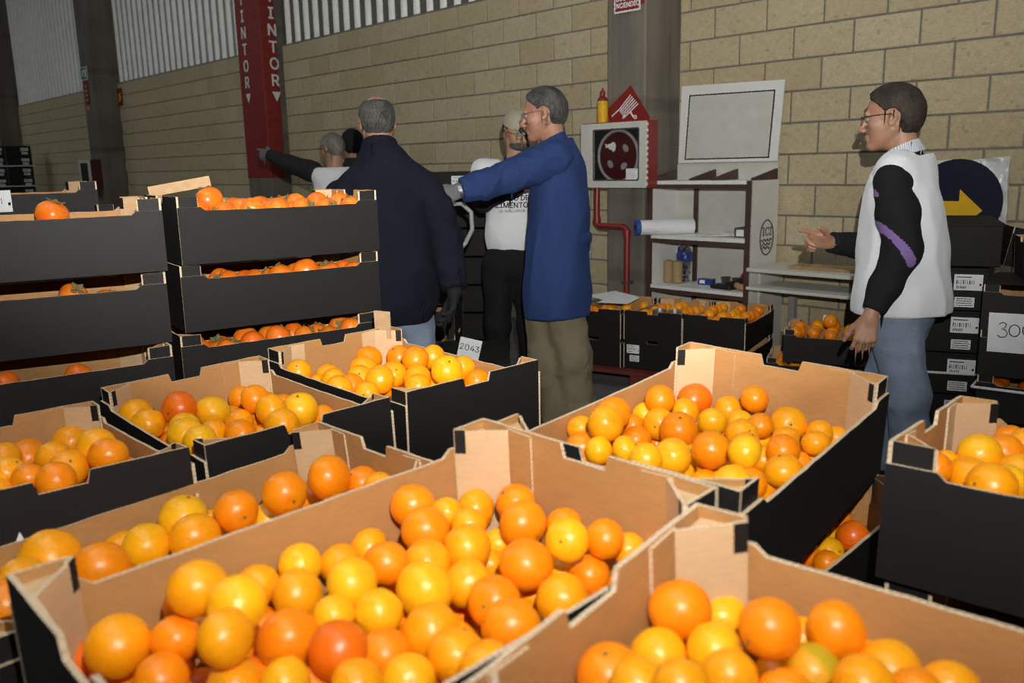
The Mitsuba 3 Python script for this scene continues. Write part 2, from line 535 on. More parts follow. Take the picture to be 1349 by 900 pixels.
LWV = [long_wall(i) for i in range(3)]
SWV = [short_wall(i) for i in range(3)]
CPV = [corner_post(i) for i in range(3)]
CBV = carton_base()
MX, MY = np.diag([-1.0, 1, 1]), np.diag([1.0, -1, 1])


def Rtilt(deg, tx=0.0, ty=0.0):
    return rotx(tx) @ roty(ty) @ rotz(deg)


CARTONS = {}


def carton(name, label, pos, rot, group=None, long=1.0, cat_='carton'):
    k = key(name)
    lab(k, label, cat_, group)
    R = Rtilt(*rot) if isinstance(rot, (tuple, list)) else rotz(rot)
    W = M4(R, pos, (long, 1, 1))
    r = random.Random(hash(tuple(np.round(pos, 3).tolist())) % 1000)
    put(k + '__base', CBV, W)
    put(k + '__long_wall', r.choice(LWV), W)
    put(k + '__long_wall', r.choice(LWV), W @ M4(rotz(180)))
    put(k + '__short_wall', r.choice(SWV), W)
    put(k + '__short_wall', r.choice(SWV), W @ M4(rotz(180)))
    c = r.choice(CPV)
    for A in (np.eye(3), MX, MY, MX @ MY):
        put(k + '__corner_post', c, W @ M4(A))
    CARTONS[k] = W
    return k


PITCH = 0.187
ORDI = ['first', 'second', 'third', 'fourth', 'fifth', 'sixth', 'seventh']


def under(pos, rot, n, where, drop=PITCH, jitter=0.006, seed=0):
    """The cartons of the stack below one that is in view."""
    r = random.Random(seed)
    a = rot[0] if isinstance(rot, (tuple, list)) else rot
    z = pos[2]
    out = []
    for i in range(n):
        z -= drop
        out.append(carton('carton', f'black cardboard carton, {ORDI[i]} below {where}', (pos[0] + r.uniform(-1, 1) * jitter, pos[1] + r.uniform(-1, 1) * jitter, z), a + r.uniform(-0.6, 0.6), f'cartons under {where}'))
    return z, out


FRONT = {
    'center': ((-0.672, 0.471, 0.860), (89.9, 1.8, 0.2), 'open black carton full of oranges in the middle of the front row'),
    'frontright': ((-0.142, 0.548, 0.866), (6.3, 3.9, 0.4), 'open black carton of oranges at the bottom right corner of the photo'),
    'right': ((-0.748, 1.141, 0.846), (97.9, 0.7, 3.1), 'open carton full of oranges just behind the middle front carton'),
    'second': ((-1.140, 0.482, 0.754), (87.4, 4.1, -2.3), 'half full carton of oranges along the left side of the middle front carton'),
    'b2043': ((-1.681, 1.216, 0.770), (-0.9, 0.7, 0.8), 'open carton of oranges with a loose cardboard tab sticking up at its back corner'),
    'midleft': ((-1.683, 0.802, 0.755), (-2.7, 1.9, -0.6), 'small open carton of oranges between the raised tab carton and the left one'),
    'left': ((-1.637, 0.372, 0.753), (-3.9, 0.2, -3.9), 'open carton of oranges cut by the left edge, white mark on its end'),
    'farright': ((-0.153, 1.300, 0.841), (6.1, -3.5, -0.1), 'open carton of oranges cut by the right edge, below the 300 sheet'),
}
FK = {}
for n, (p, r, l) in FRONT.items():
    FK[n] = carton('orange_carton', l, p, r, long=1.0465 if n == 'right' else 1.0)
FK['lower'] = carton('orange_carton', 'shaded carton of oranges one layer down, seen in the gap at the right', (-0.72, 1.16, 0.663), 92.4)
ends = []
ends.append(under((-0.672, 0.471, 0.860), 89.9, 4, 'the middle front carton', seed=1)[0])
ends.append(under((-0.130, 0.548, 0.866), 4, 4, 'the bottom right carton', seed=2)[0])
ends.append(under((-0.72, 1.16, 0.663), 92, 3, 'the shaded carton of the lower layer', seed=3)[0])
ends.append(under((-1.135, 0.482, 0.754), 88.5, 3, 'the half full carton', seed=4)[0])
ends.append(under((-1.681, 1.216, 0.770), -0.9, 3, 'the carton with the raised tab', seed=5)[0])
ends.append(under((-1.683, 0.800, 0.755), -1.5, 3, 'the carton between two others at the left', seed=6)[0])
ends.append(under((-1.64, 0.385, 0.753), -2.5, 3, 'the carton at the left edge', seed=7)[0])
ends.append(under((-0.135, 1.300, 0.841), 4, 4, 'the carton at the right edge', seed=8)[0])

# persimmon stacks at the left
STK = [('persimmon_carton', (-2.495, 0.649, 1.153), 76.6, 'topmost black carton of the stack at the left edge'), ('persimmon_carton', (-2.495, 0.640, 0.963), 77.2, 'second black carton from the top of the stack at the left edge'),
       ('persimmon_carton', (-2.43, 0.60, 0.776), 82, 'third black carton from the top of the stack at the left edge'),
       ('persimmon_carton', (-2.472, 1.300, 1.153), 81.1, 'topmost persimmon carton of the stack in front of the man in navy'), ('persimmon_carton', (-2.474, 1.296, 0.963), 80.2, 'middle persimmon carton of the stack in front of the man in navy'),
       ('persimmon_carton', (-2.455, 1.262, 0.774), 82, 'lowest persimmon carton in view of the stack in front of the man in navy')]
PK = [carton(n, l, p, r) for n, p, r, l in STK]
ends.append(under((-2.43, 0.60, 0.776), 82, 3, 'the left stack of persimmons', seed=9)[0])
ends.append(under((-2.455, 1.262, 0.774), 82, 3, 'the right stack of persimmons', seed=10)[0])


def pallet(name, label, x0, x1, y0, y1, h, m='m_wood', rot=0):
    k = key(name)
    lab(k, label, 'pallet')
    cx, cy = (x0 + x1) / 2, (y0 + y1) / 2
    W = M4(rotz(rot), (cx, cy, 0))
    w, d = x1 - x0, y1 - y0
    n = max(3, int(d / 0.14))
    for i in range(n):
        y = -d / 2 + 0.05 + i * (d - 0.1) / (n - 1)
        put(k + '__board', mikit.ply(bx(-w / 2, w / 2, y - 0.05, y + 0.05, h - 0.022, h, 0.003), m), W)
    for sx in (-1, 0, 1):
        x = sx * (w / 2 - 0.05)
        put(k + '__bearer', mikit.ply(bx(x - 0.05, x + 0.05, -d / 2, d / 2, 0.0, h - 0.0225, 0.003), m), W)
    return k


pallet('pallet', 'wooden pallet under the front cartons', -0.98, 0.22, 0.12, 1.52, min(ends[0], ends[1], ends[2]) - 0.004)
pallet('pallet', 'wooden pallet under the left cartons of oranges', -2.02, -0.985, 0.12, 1.46, min(ends[3:7]) - 0.004)
pallet('pallet', 'wooden pallet under the stacks of persimmon cartons', -2.95, -2.05, 0.2, 1.68, min(ends[8:]) - 0.004)
# ---------------------------------------------------------------- fruit
# x, y, z, radius in millimetres and a shade, per carton
FRUIT = {
    'center': '-778 230 972 29a;-751 273 972 23o;-746 296 1017 28a;-694 310 1015 27y;-838 400 948 24a;-652 278 1012 25a;-650 281 966 23a;-693 357 960 30o;-717 244 958 24o;-842 219 933 20d;-805 320 943 18a;-836 453 954 25y;-792 423 945 28a;-691 407 965 21y;-828 501 942 25a;-716 446 977 27y;-838 549 942 24a;-726 497 978 25o;-668 445 962 24y;-621 368 974 27d;-622 418 947 25o;-718 546 963 27a;-674 507 961 31y;-616 470 952 27a;-563 458 954 28a;-568 406 950 24y;-617 312 969 22y;-670 565 949 26a;-702 581 898 21o;-618 557 949 28o;-565 531 951 30o;-627 614 968 30o;-712 601 965 28a;-755 690 925 22y;-717 698 963 30o;-819 709 949 28a;-769 736 964 26o;-748 636 972 22a;-833 615 979 29o;-775 589 972 29o;-790 635 975 20a;-610 663 986 25y;-592 707 979 23o;-685 739 956 23o;-604 694 934 24o;-574 615 946 28a;-650 694 923 21y;-585 742 956 20a;-643 640 916 21a;-574 356 968 22a;-775 552 924 23o;-637 350 936 20o;-631 506 912 29a;-729 651 919 22a;-801 230 927 22o;-842 316 953 20o;-513 451 966 24a',
    'right': '-860 971 962 26o;-891 1004 979 23a;-807 966 1014 28a;-899 1098 985 29o;-916 1172 940 22o;-875 1128 933 27o;-792 932 983 21y;-758 952 988 20y;-715 945 984 24y;-724 1024 966 28y;-736 1102 938 25y;-922 1217 949 24y;-862 1177 954 28a;-887 1213 986 27o;-918 1368 948 32d;-902 1312 938 27a;-806 1156 958 32o;-881 1196 907 22o;-731 1057 929 21y;-859 1394 933 27a;-806 1258 951 26y;-665 1036 987 28o;-826 1292 913 28o;-805 1349 927 25y;-727 1226 951 28a;-695 1183 947 26a;-594 1009 1007 23y;-576 997 968 23o;-574 948 981 27y;-723 1276 957 22o;-722 1372 938 32a;-733 1298 917 20y;-696 1316 929 24a;-649 1221 942 28o;-601 1134 944 28a;-670 1388 928 24a;-628 1289 944 23a;-673 1343 899 22o;-638 1316 911 21y;-658 1429 911 22a;-681 1065 948 23a;-817 950 950 23a;-828 1033 926 24a;-692 1235 914 24a;-643 1261 909 24o;-640 1134 904 27a;-664 1023 935 24a',
    'frontright': '-416 604 999 29o;-405 557 978 24y;-405 490 989 27o;-418 679 962 24y;-368 588 985 24y;-334 556 990 23a;-324 472 1025 21a;-330 612 1011 26o;-296 664 1002 24o;-296 627 979 24g;-252 673 979 26a;-240 592 1008 23a;-367 692 913 20a;-333 675 973 20a;-289 696 961 21a;-363 473 1007 22a;-297 578 980 22o;-426 632 958 21a;-213 624 997 21o;-203 666 986 24a',
    'second': '-1250 296 877 42a;-1164 334 878 38o;-1224 417 864 34y;-1257 488 874 37y;-1184 474 871 37a;-1295 553 826 33a;-1188 543 891 33o;-1116 588 927 33o;-1140 680 921 36o;-1138 739 896 28o;-1280 726 832 31o;-1195 597 856 29y;-1132 215 887 32o;-1083 736 900 28a;-1191 246 880 35a;-1291 408 834 35a;-1270 317 801 39a',
    'b2043': '-1888 1059 906 32a;-1900 1150 873 33a;-1797 1102 889 32a;-1703 1059 896 32a;-1734 1113 884 32o;-1673 1115 877 30a;-1782 1170 886 34a;-1835 1217 891 37a;-1924 1296 893 36o;-1714 1184 891 36a;-1744 1247 888 34a;-1890 1373 889 35o;-1726 1305 920 35o;-1676 1271 885 35a;-1623 1230 880 32a;-1597 1303 910 39y;-1556 1364 879 32o;-1664 1331 858 32a;-1740 1372 913 33a;-1617 1371 902 32a;-1865 1098 866 29a',
    'midleft': '-1910 662 875 37a;-1801 647 881 34a;-1768 703 909 37d;-1767 774 886 38y;-1699 682 887 31y;-1627 654 892 35y;-1560 653 896 32y;-1638 716 877 30a;-1611 761 897 28a;-1605 796 941 30o;-1525 788 934 33a;-1603 896 897 38y;-1627 810 886 25a;-1461 776 919 33a;-1558 736 888 31o;-1613 958 865 27o;-1779 687 834 31o;-1582 794 862 29a',
    'left': '-1873 429 844 38o;-1893 517 851 35a;-1575 471 923 35a;-1506 468 926 33o;-1666 422 895 30a;-1544 413 908 32a;-1430 324 943 24o;-1477 307 945 26a;-1386 351 943 29o;-1646 446 851 24y;-1439 281 929 23a;-1830 378 865 33a;-1626 479 877 24a',
    'farright': '-416 1219 972 23o;-424 1287 961 18a;-388 1314 974 30y;-381 1256 957 30a;-326 1162 984 31a;-370 1368 970 26o;-387 1451 963 23o;-333 1296 966 26a;-325 1221 969 29y;-357 1416 972 24a;-318 1349 968 29o;-287 1264 966 29a',
    'lower': '-582 1349 773 27d;-595 1293 760 24y;-639 1363 751 23y;-617 1252 763 23o;-629 1319 743 23g;-574 1239 766 22o;-643 1426 754 26o;-679 1370 728 24a;-581 1384 736 24a',
}


def fruit_mesh(sub, seed, squash=0.95, bump=0.012, dimple=0.06):
    m = trimesh.creation.icosphere(subdivisions=sub)
    v = np.array(m.vertices)
    th = np.arccos(np.clip(v[:, 2], -1, 1))
    n = meshkit.fbm(v * 1.6 + seed * 7.3, 2, seed) - 0.5
    r = 1 + bump * 4 * n
    r -= dimple * np.exp(-(th / 0.22) ** 2) + dimple * 0.5 * np.exp(-((np.pi - th) / 0.16) ** 2)
    v = v * r[:, None] * [1, 1, squash]
    uv = np.stack([th / np.pi, np.zeros(len(v))], 1)
    return trimesh.Trimesh(v, m.faces, process=False), uv


ORM = [fruit_mesh(3, i, sq, 0.012 + 0.004 * (i % 2)) for i, sq in enumerate((0.94, 0.99, 0.90, 1.05))]
ORS = [fruit_mesh(2, i, sq) for i, sq in enumerate((0.95, 1.0))]
OR = {(i, c): mikit.ply(m, 'm_orange_' + c, True, uv=uv) for i, (m, uv) in enumerate(ORM) for c in ORANGES}
OSM = {(i, c): mikit.ply(m, 'm_orange_' + c, True, uv=uv) for i, (m, uv) in enumerate(ORS) for c in 'oad'}


def star(n=5, r0=0.45, r1=1.0, h=0.25):
    P = []
    for i in range(2 * n):
        a = math.pi * i / n
        r = r1 if i % 2 == 0 else r0
        P.append((r * math.cos(a), r * math.sin(a)))
    return extr(Polygon(P), h)


STEM = mikit.ply(xf(star(5, 0.55, 1.0, 0.5)), 'm_stem')


def rand_rot(r):
    q = np.array([r.gauss(0, 1) for _ in range(4)])
    q /= np.linalg.norm(q)
    a, b, c, d = q
    return np.array([[a*a+b*b-c*c-d*d, 2*(b*c-a*d), 2*(b*d+a*c)], [2*(b*c+a*d), a*a-b*b+c*c-d*d, 2*(c*d-a*b)], [2*(b*d-a*c), 2*(c*d+a*b), a*a-b*b-c*c+d*d]])


SHADE = {'o': 'bright orange', 'a': 'amber', 'y': 'yellowish', 'd': 'deep reddish', 'g': 'greenish'}
ORD = 'first second third fourth fifth sixth seventh eighth ninth tenth eleventh twelfth thirteenth fourteenth fifteenth sixteenth seventeenth eighteenth nineteenth twentieth twenty-first twenty-second'.split()
WHERE = {'center': 'the middle front carton', 'right': 'the carton behind the middle front one', 'frontright': 'the bottom right carton', 'second': 'the half full carton',
         'b2043': 'the carton with the raised tab', 'midleft': 'the small left carton', 'left': 'the left edge carton', 'farright': 'the right edge carton', 'lower': 'the shaded lower carton'}
rf = random.Random(11)
OFILL = []


def orange(p, r, c, label, group, big=True):
    k = key('orange')
    lab(k, label, 'orange', group)
    R = rand_rot(rf)
    if big:
        i = rf.choices(range(4), (4, 4, 2, 1))[0]
        sc = r * 1.01
        put(k, OR[(i, c)], M4(R, p, sc))
        ax = R[:, 2]
        toc = (np.array(CAM) - p)
        toc /= np.linalg.norm(toc)
        if ax @ toc > 0.05 and rf.random() < 0.75:
            sq = (0.94, 0.99, 0.90, 1.05)[i]
            put(k + '__stem_button', STEM, M4(R, np.array(p) + ax * sc * (sq * 0.94 - 0.012), r * np.array([0.085, 0.085, 0.10])))
    else:
        put(k, OSM[(rf.randrange(2), c)], M4(R, p, r))
    return k


for n, txt in FRUIT.items():
    W = CARTONS[FK[n]]
    Wi = np.linalg.inv(W)
    placed, listed = [], []
    for it in txt.split(';'):
        c = it[-1]
        x, y, z, r = [int(a) / 1000 for a in it[:-1].split()]
        listed.append((np.array([x, y, z]), r, c))
        placed.append((*(Wi @ [x, y, z, 1])[:3], r))
    # told apart by their place: three bands of the carton from back to front, counted from the left in each
    pr_ = [project(q[0]) for q in listed]
    order = sorted(range(len(listed)), key=lambda i: pr_[i][1])
    m3_ = -(-len(order) // 3)
    for bi, band in enumerate(('back', 'middle', 'front')):
        for oi, i in enumerate(sorted(order[bi * m3_:(bi + 1) * m3_], key=lambda i: pr_[i][0])):
            p, r, c = listed[i]
            orange(p, r, c, f'{SHADE[c]} orange, {ORD[oi]} from left, {band} third of {WHERE[n]}', f'oranges in {WHERE[n]}')
    # the fruit underneath
    rr = random.Random(len(n) * 13)
    med = float(np.median([q[3] for q in placed]))
    rf_ = min(max(med, 0.026), 0.036)
    zhi = {'center': 0.12, 'right': 0.12, 'frontright': 0.12}.get(n, 0.105)
    for tr in range(1500):
        q = (rr.uniform(-CL / 2 + rf_ + .012, CL / 2 - rf_ - .012), rr.uniform(-CW / 2 + rf_ + .012, CW / 2 - rf_ - .012), rr.uniform(rf_ + .008, zhi), rf_)
        # leave what is in front of the placed fruit free
        if all(math.dist(q[:3], o[:3]) > (q[3] + o[3]) * 0.93 for o in placed):
            wp = (W @ [*q[:3], 1])[:3]
            u, v, z = project(wp)
            hid = True
            for o in placed:
                if len(o) == 4:
                    uo, vo, zo = project((W @ [*o[:3], 1])[:3])
                    if zo > z + 0.004 and math.hypot(u - uo, v - vo) < 1124 * (q[3] / z + o[3] / zo) * 0.92:
                        hid = False
                        break
            if hid:
                placed.append((*q, 0))
                m = ORS[0][0].copy()
                m.apply_transform(M4(rand_rot(rr), wp, rf_))
                OFILL.append(m)

k = put_mesh('orange_heap', cat(*OFILL), 'm_orange_o', True)
lab(k, 'oranges packed beneath the top layer of the open cartons', 'orange', kind='stuff')


# persimmons, squat, with a dry four lobed calyx
def persim(seed):
    m = trimesh.creation.icosphere(subdivisions=3)
    v = np.array(m.vertices)
    th = np.arccos(np.clip(v[:, 2], -1, 1))
    ph = np.arctan2(v[:, 1], v[:, 0])
    r = 1 + 0.035 * np.cos(4 * ph) * np.sin(th) ** 2 + 0.03 * (meshkit.fbm(v * 1.5 + seed, 2, seed) - .5)
    r -= 0.16 * np.exp(-(th / 0.35) ** 2)
    return trimesh.Trimesh(v * r[:, None] * [1, 1, 0.92], m.faces, process=False), np.stack([0.05 + 0.9 * th / np.pi, th * 0], 1)


PSM = [mikit.ply(m, 'm_persimmon', True, uv=uv) for m, uv in (persim(0), persim(1))]


def calyx_mesh():
    ms = []
    for i in range(4):
        a = i * math.pi / 2
        P = np.array([(0.06, -0.08, 0.80), (0.34, -0.22, 0.88), (0.62, 0.0, 0.98), (0.34, 0.22, 0.88), (0.06, 0.08, 0.80), (0.34, 0.0, 0.93)])
        Fc = [[0, 1, 5], [1, 2, 5], [2, 3, 5], [3, 4, 5], [4, 0, 5]]
        P2 = P - [0, 0, 0.05]
        V = np.vstack([P, P2])
        F = Fc + [[c + 6, b + 6, a_ + 6] for a_, b, c in Fc]
        rim = [0, 1, 2, 3, 4]
        for q in range(5):
            w = rim[(q + 1) % 5]
            F += [[rim[q], rim[q] + 6, w], [w, rim[q] + 6, w + 6]]
        ms.append(xf(trimesh.Trimesh(V, F, process=False), rotz(math.degrees(a) + 7 * i)))
    ms.append(xf(lathe([(0, 0.80), (0.10, 0.80), (0.09, 1.0), (0.05, 1.02), (0, 1.02)], 8)))
    return cat(*ms)


CALYX = mikit.ply(calyx_mesh(), 'm_calyx')


def persimmon(p, r, label, group, up=None):
    k = key('persimmon')
    lab(k, label, 'persimmon', group)
    if up is None:
        ax = np.array([rf.gauss(0, .8), rf.gauss(0, .8) , rf.uniform(-0.2, 1)])
    else:
        ax = np.array(up, float)
    ax /= np.linalg.norm(ax)
    a = np.cross(ax, [0.3, 0.9, 0.1])
    a /= np.linalg.norm(a)
    R = np.stack([a, np.cross(ax, a), ax], 1) @ rotz(rf.uniform(0, 90))
    put(k, PSM[rf.randrange(2)], M4(R, p, r))
    put(k + '__calyx', CALYX, M4(R, p, r))
    return k


for i, kc in enumerate(PK):
    W = CARTONS[kc]
    where = ('topmost left stack carton', 'second left stack carton', 'third left stack carton', 'topmost right stack carton', 'middle right stack carton', 'lowest right stack carton')[i]
    r = 0.0375 if i >= 3 else 0.034
    # the row along the open side, and a back row
    for row, (y, z0, n) in enumerate(((-0.142, 0.128, 7), (-0.06, 0.122, 7), (0.03, 0.12, 6), (0.12, 0.12, 6))):
        if row >= 2 and i not in (0, 3):
            continue
        for j in range(n):
            x = (j - (n - 1) / 2) * 0.079 + rf.uniform(-.004, .004)
            if i == 0 and row < 2 and j not in (1, 3, 4, 5, 6):
                continue
            if i in (1, 2) and row == 0 and j not in ((4, 5), (2, 4))[i - 1]:
                continue
            z = z0 + rf.uniform(-0.014, 0.010) - (0.03 if i == 0 else 0) + (0.012 if i == 3 else 0) - (0.045 if i in (1, 2) and row == 1 else 0)
            persimmon((W @ [x, y + rf.uniform(-.003, .003), z, 1])[:3], r * rf.uniform(0.97, 1.08), f'orange-red persimmon, {ORD[j]} from left, {("front row", "second row", "third row", "back row")[row]} of the {where}', f'persimmons in the {where}')
# the persimmon that stands above the rim of the right stack, calyx up
W = CARTONS[PK[3]]
persimmon((W @ [-0.185, -0.095, 0.172, 1])[:3], 0.040, 'big persimmon lying on top at the left end of the right persimmon stack', None, (-0.5, -0.25, 0.8))
W = CARTONS[PK[0]]
persimmon((W @ [0.06, 0.07, 0.148, 1])[:3], 0.041, 'single persimmon showing over the rim of the topmost carton at the left edge', None, (0.2, 0.3, 0.9))
# ---------------------------------------------------------------- figures: smooth unions of tapered limbs, meshed as one surface
class Field:
    def __init__(self, k=0.02):
        self.p = []
        self.k = k
        self.post = None

    def c(self, a, b, ra, rb=None, k=None, sub=False):
        a, b = np.asarray(a, float), np.asarray(b, float)
        rb = ra if rb is None else rb
        self.p.append(('c', a, b, ra, rb, self.k if k is None else k, sub, (a + b) / 2, np.linalg.norm(b - a) / 2 + max(ra, rb)))
        return self

    def e(self, c, r, R=None, k=None, sub=False):
        r = np.asarray(r, float)
        self.p.append(('e', np.asarray(c, float), np.eye(3) if R is None else np.asarray(R, float), r, None, self.k if k is None else k, sub, np.asarray(c, float), float(max(r))))
        return self

    def add(self, other):
        self.p += other.p
        return self

    def xf(self, R, t, s=1.0):
        """The same field moved: world = R (s p) + t."""
        g = Field(self.k)
        R, t = np.asarray(R, float), np.asarray(t, float)
        for q in self.p:
            if q[0] == 'c':
                g.c(R @ (q[1] * s) + t, R @ (q[2] * s) + t, q[3] * s, q[4] * s, q[5] * s, q[6])
            else:
                g.e(R @ (q[1] * s) + t, q[3] * s, R @ q[2], q[5] * s, q[6])
        return g

    def bounds(self):
        lo = np.min([q[7] - q[8] for q in self.p if not q[6]], axis=0)
        hi = np.max([q[7] + q[8] for q in self.p if not q[6]], axis=0)
        return lo - 0.03, hi + 0.03

    @staticmethod
    def one(q, P):
        if q[0] == 'c':
            a, b, ra, rb = q[1:5]
            ab = b - a
            t = np.clip(((P - a) @ ab) / max(ab @ ab, 1e-12), 0, 1)
            return np.linalg.norm(P - a - t[:, None] * ab, axis=1) - (ra + (rb - ra) * t)
        L = (P - q[1]) @ q[2]
        r = q[3]
        k0 = np.linalg.norm(L / r, axis=1)
        k1 = np.linalg.norm(L / (r * r), axis=1)
        return k0 * (k0 - 1) / np.maximum(k1, 1e-9)

    def ev(self, P, near=None):
        d = np.full(len(P), 0.5)
        for q in (self.p if near is None else near):
            e = self.one(q, P)
            k = q[5]
            if q[6]:
                e = -e
                h = np.maximum(k - np.abs(d - e), 0) / k
                d = np.maximum(d, e) + h * h * k * 0.25
            else:
                h = np.maximum(k - np.abs(d - e), 0) / k
                d = np.minimum(d, e) - h * h * k * 0.25
        if self.post is not None:
            d = self.post(P, d)
        return d


def surface(F, h, pad=0.0):
    """Surface nets over the blocks that the surface passes."""
    lo, hi = F.bounds()
    lo, hi = lo - pad, hi + pad
    B = 8
    nb = np.ceil((hi - lo) / (B * h)).astype(int) + 1
    idx = np.stack(np.meshgrid(*[np.arange(n) for n in nb], indexing='ij'), -1).reshape(-1, 3)
    cen = lo + (idx + 0.5) * B * h
    rad = B * h * 0.87
    loc = np.stack(np.meshgrid(*[np.arange(B + 1)] * 3, indexing='ij'), -1).reshape(-1, 3)
    pos = np.array([q[7] for q in F.p])
    br = np.array([q[8] for q in F.p])
    dist = np.linalg.norm(cen[:, None] - pos[None], axis=2) - br[None]
    dims = nb * B + 2
    cells, verts, signs = [], [], []
    off8 = np.array([[i, j, k] for i in (0, 1) for j in (0, 1) for k in (0, 1)])
    edges = [(a, b) for a in range(8) for b in range(a + 1, 8) if np.abs(off8[a] - off8[b]).sum() == 1]
    for bi in np.nonzero(dist.min(1) < rad + 0.02)[0]:
        near = [F.p[j] for j in np.nonzero(dist[bi] < rad + 0.05)[0]]
        c0 = F.ev(cen[bi][None], near)[0]
        if abs(c0) > rad * 1.7 + 0.02:
            continue
        base = idx[bi] * B
        V = F.ev(lo + (base + loc) * h, near).reshape(B + 1, B + 1, B + 1)
        if V.min() > 0 or V.max() < 0:
            continue
        corner = np.stack([V[o[0]:o[0] + B, o[1]:o[1] + B, o[2]:o[2] + B] for o in off8], -1)
        act = (corner.min(-1) < 0) & (corner.max(-1) >= 0)
        ci = np.argwhere(act)
        cv = corner[act]
        acc, cnt = np.zeros((len(ci), 3)), np.zeros(len(ci))
        for a, b in edges:
            va, vb = cv[:, a], cv[:, b]
            x = (va < 0) != (vb < 0)
            t = np.where(x, va / np.where(x, va - vb, 1), 0)
            p = off8[a] + t[:, None] * (off8[b] - off8[a])
            acc[x] += p[x]
            cnt[x] += 1
        verts.append(lo + (base + ci + acc / cnt[:, None]) * h)
        cells.append(base + ci)
        signs.append(cv[:, [0, 4, 2, 1]] < 0)     # origin, +x, +y, +z
    cells, verts, signs = np.vstack(cells), np.vstack(verts), np.vstack(signs)
    lin = (cells[:, 0] * dims[1] + cells[:, 1]) * dims[2] + cells[:, 2]
    o = np.argsort(lin)
    lin, cells, verts, signs = lin[o], cells[o], verts[o], signs[o]
    st = np.array([dims[1] * dims[2], dims[2], 1])
    Q = []
    for ax in range(3):
        u, w = (ax + 1) % 3, (ax + 2) % 3
        x = np.nonzero(signs[:, 0] != signs[:, ax + 1])[0]
        n0 = lin[x]
        ids, ok = [x], np.ones(len(x), bool)
        for d in (st[u], st[u] + st[w], st[w]):
            j = np.clip(np.searchsorted(lin, n0 - d), 0, len(lin) - 1)
            ok &= lin[j] == n0 - d
            ids.append(j)
        q = np.stack(ids, 1)[ok]
        flip = signs[x[ok], 0]
        q[~flip] = q[~flip][:, ::-1]
        Q.append(q)
    Q = np.vstack(Q)
    Fc = np.vstack([Q[:, [0, 1, 2]], Q[:, [0, 2, 3]]])
    return trimesh.Trimesh(verts, Fc, process=False)


def relax(m, n=3):
    trimesh.smoothing.filter_taubin(m, iterations=n)
    return m


def unit(v):
    v = np.asarray(v, float)
    return v / np.linalg.norm(v)


def frame(x, z):
    """Columns: x, y, z axes with x kept."""
    x = unit(x)
    y = unit(np.cross(z, x))
    return np.stack([x, y, np.cross(x, y)], 1)


def head_field(beard=0.0, slim=1.0):
    F = Field(0.018)
    F.e((-0.012, 0, 0.032), (0.097, 0.076, 0.084))
    F.e((-0.045, 0, 0.005), (0.062, 0.068, 0.068))
    F.e((0.028, 0, -0.045), (0.056, 0.058 * slim, 0.074), k=0.03)
    for s in (-1, 1):
        F.c((-0.012, s * 0.054, -0.045), (0.060, s * 0.016, -0.100), 0.020, 0.017)
        F.e((0.050, s * 0.042, -0.020), (0.026, 0.022, 0.024))
    F.e((0.070, 0, -0.101), (0.021, 0.024, 0.018))
    F.c((0.080, -0.032, 0.022), (0.080, 0.032, 0.022), 0.0105, k=0.012)
    for s in (-1, 1):
        F.e((0.094, s * 0.031, 0.0), (0.015, 0.017, 0.0115), k=0.010, sub=True)
    F.c((0.086, 0, 0.006), (0.109, 0, -0.036), 0.0075, 0.0125, k=0.012)
    for s in (-1, 1):
        F.e((0.098, s * 0.0125, -0.040), (0.0125, 0.0085, 0.0085), k=0.006)
    F.e((0.085, 0, -0.064), (0.0115, 0.022, 0.0065), k=0.008)
    F.e((0.083, 0, -0.0755), (0.0115, 0.019, 0.0075), k=0.008)
    F.e((0.101, 0, -0.0697), (0.0070, 0.015, 0.0008), k=0.002, sub=True)
    for s in (-1, 1):
        F.e((-0.016, s * 0.080, -0.004), (0.019, 0.0075, 0.033), rotz(s * 22) @ roty(-12), k=0.006)
        F.e((-0.010, s * 0.088, 0.0), (0.0095, 0.007, 0.018), rotz(s * 22), k=0.004, sub=True)
    return F


def hand_field(curl=(0.3, 0.3, 0.3, 0.3), thumb=0.5, s=1.0, side=1, spread=1.0):
    """Wrist at the origin, x along the fingers, z out of the back of the hand, the thumb at +y times side. curl in radians per joint."""
    F = Field(0.007)
    kn = [(0.090, 0.029), (0.094, 0.009), (0.090, -0.011), (0.081, -0.029)]
    ln = [0.072, 0.080, 0.074, 0.058]
    rd = [0.0092, 0.0094, 0.0090, 0.0080]
    F.c((-0.02, 0, 0), (0.015, 0, 0), 0.024, 0.023, k=0.012)
    for (x, y) in kn:
        F.c((0.012, side * y * 0.55, -0.001), (x, side * y, 0), 0.0155, 0.0112, k=0.012)
    F.e((0.04, side * 0.026, -0.012), (0.03, 0.015, 0.013), rotz(side * 22), k=0.012)
    for i in range(4):
        p = np.array([kn[i][0], side * kn[i][1], 0.0])
        yaw = side * spread * (0.09, 0.02, -0.05, -0.12)[i]
        a = 0.0
        d0 = np.array([math.cos(yaw), math.sin(yaw), 0])
        r = rd[i]
        for j, fr in enumerate((0.45, 0.30, 0.25)):
            c = curl[i] if np.isscalar(curl[i]) else curl[i][j]
            a += c
            d = d0 * math.cos(a) + np.array([0, 0, -1]) * math.sin(a)
            q = p + d * ln[i] * fr
            F.c(p, q, r, r * 0.92, k=0.005)
            p, r = q, r * 0.92
    p = np.array([0.022, side * 0.026, -0.010])
    r = 0.0125
    for j, (l, ay, az) in enumerate(((0.040, 0.75, -0.25), (0.034, 0.45, -0.25), (0.027, 0.35, -0.3))):
        ay2 = ay * (1 - 0.45 * thumb)
        d = unit((math.cos(ay2), side * math.sin(ay2), az - thumb * 0.35))
        q = p + d * l
        F.c(p, q, r, r * 0.88, k=0.008)
        p, r = q, r * 0.88
    return F.xf(np.eye(3), (0, 0, 0), s)


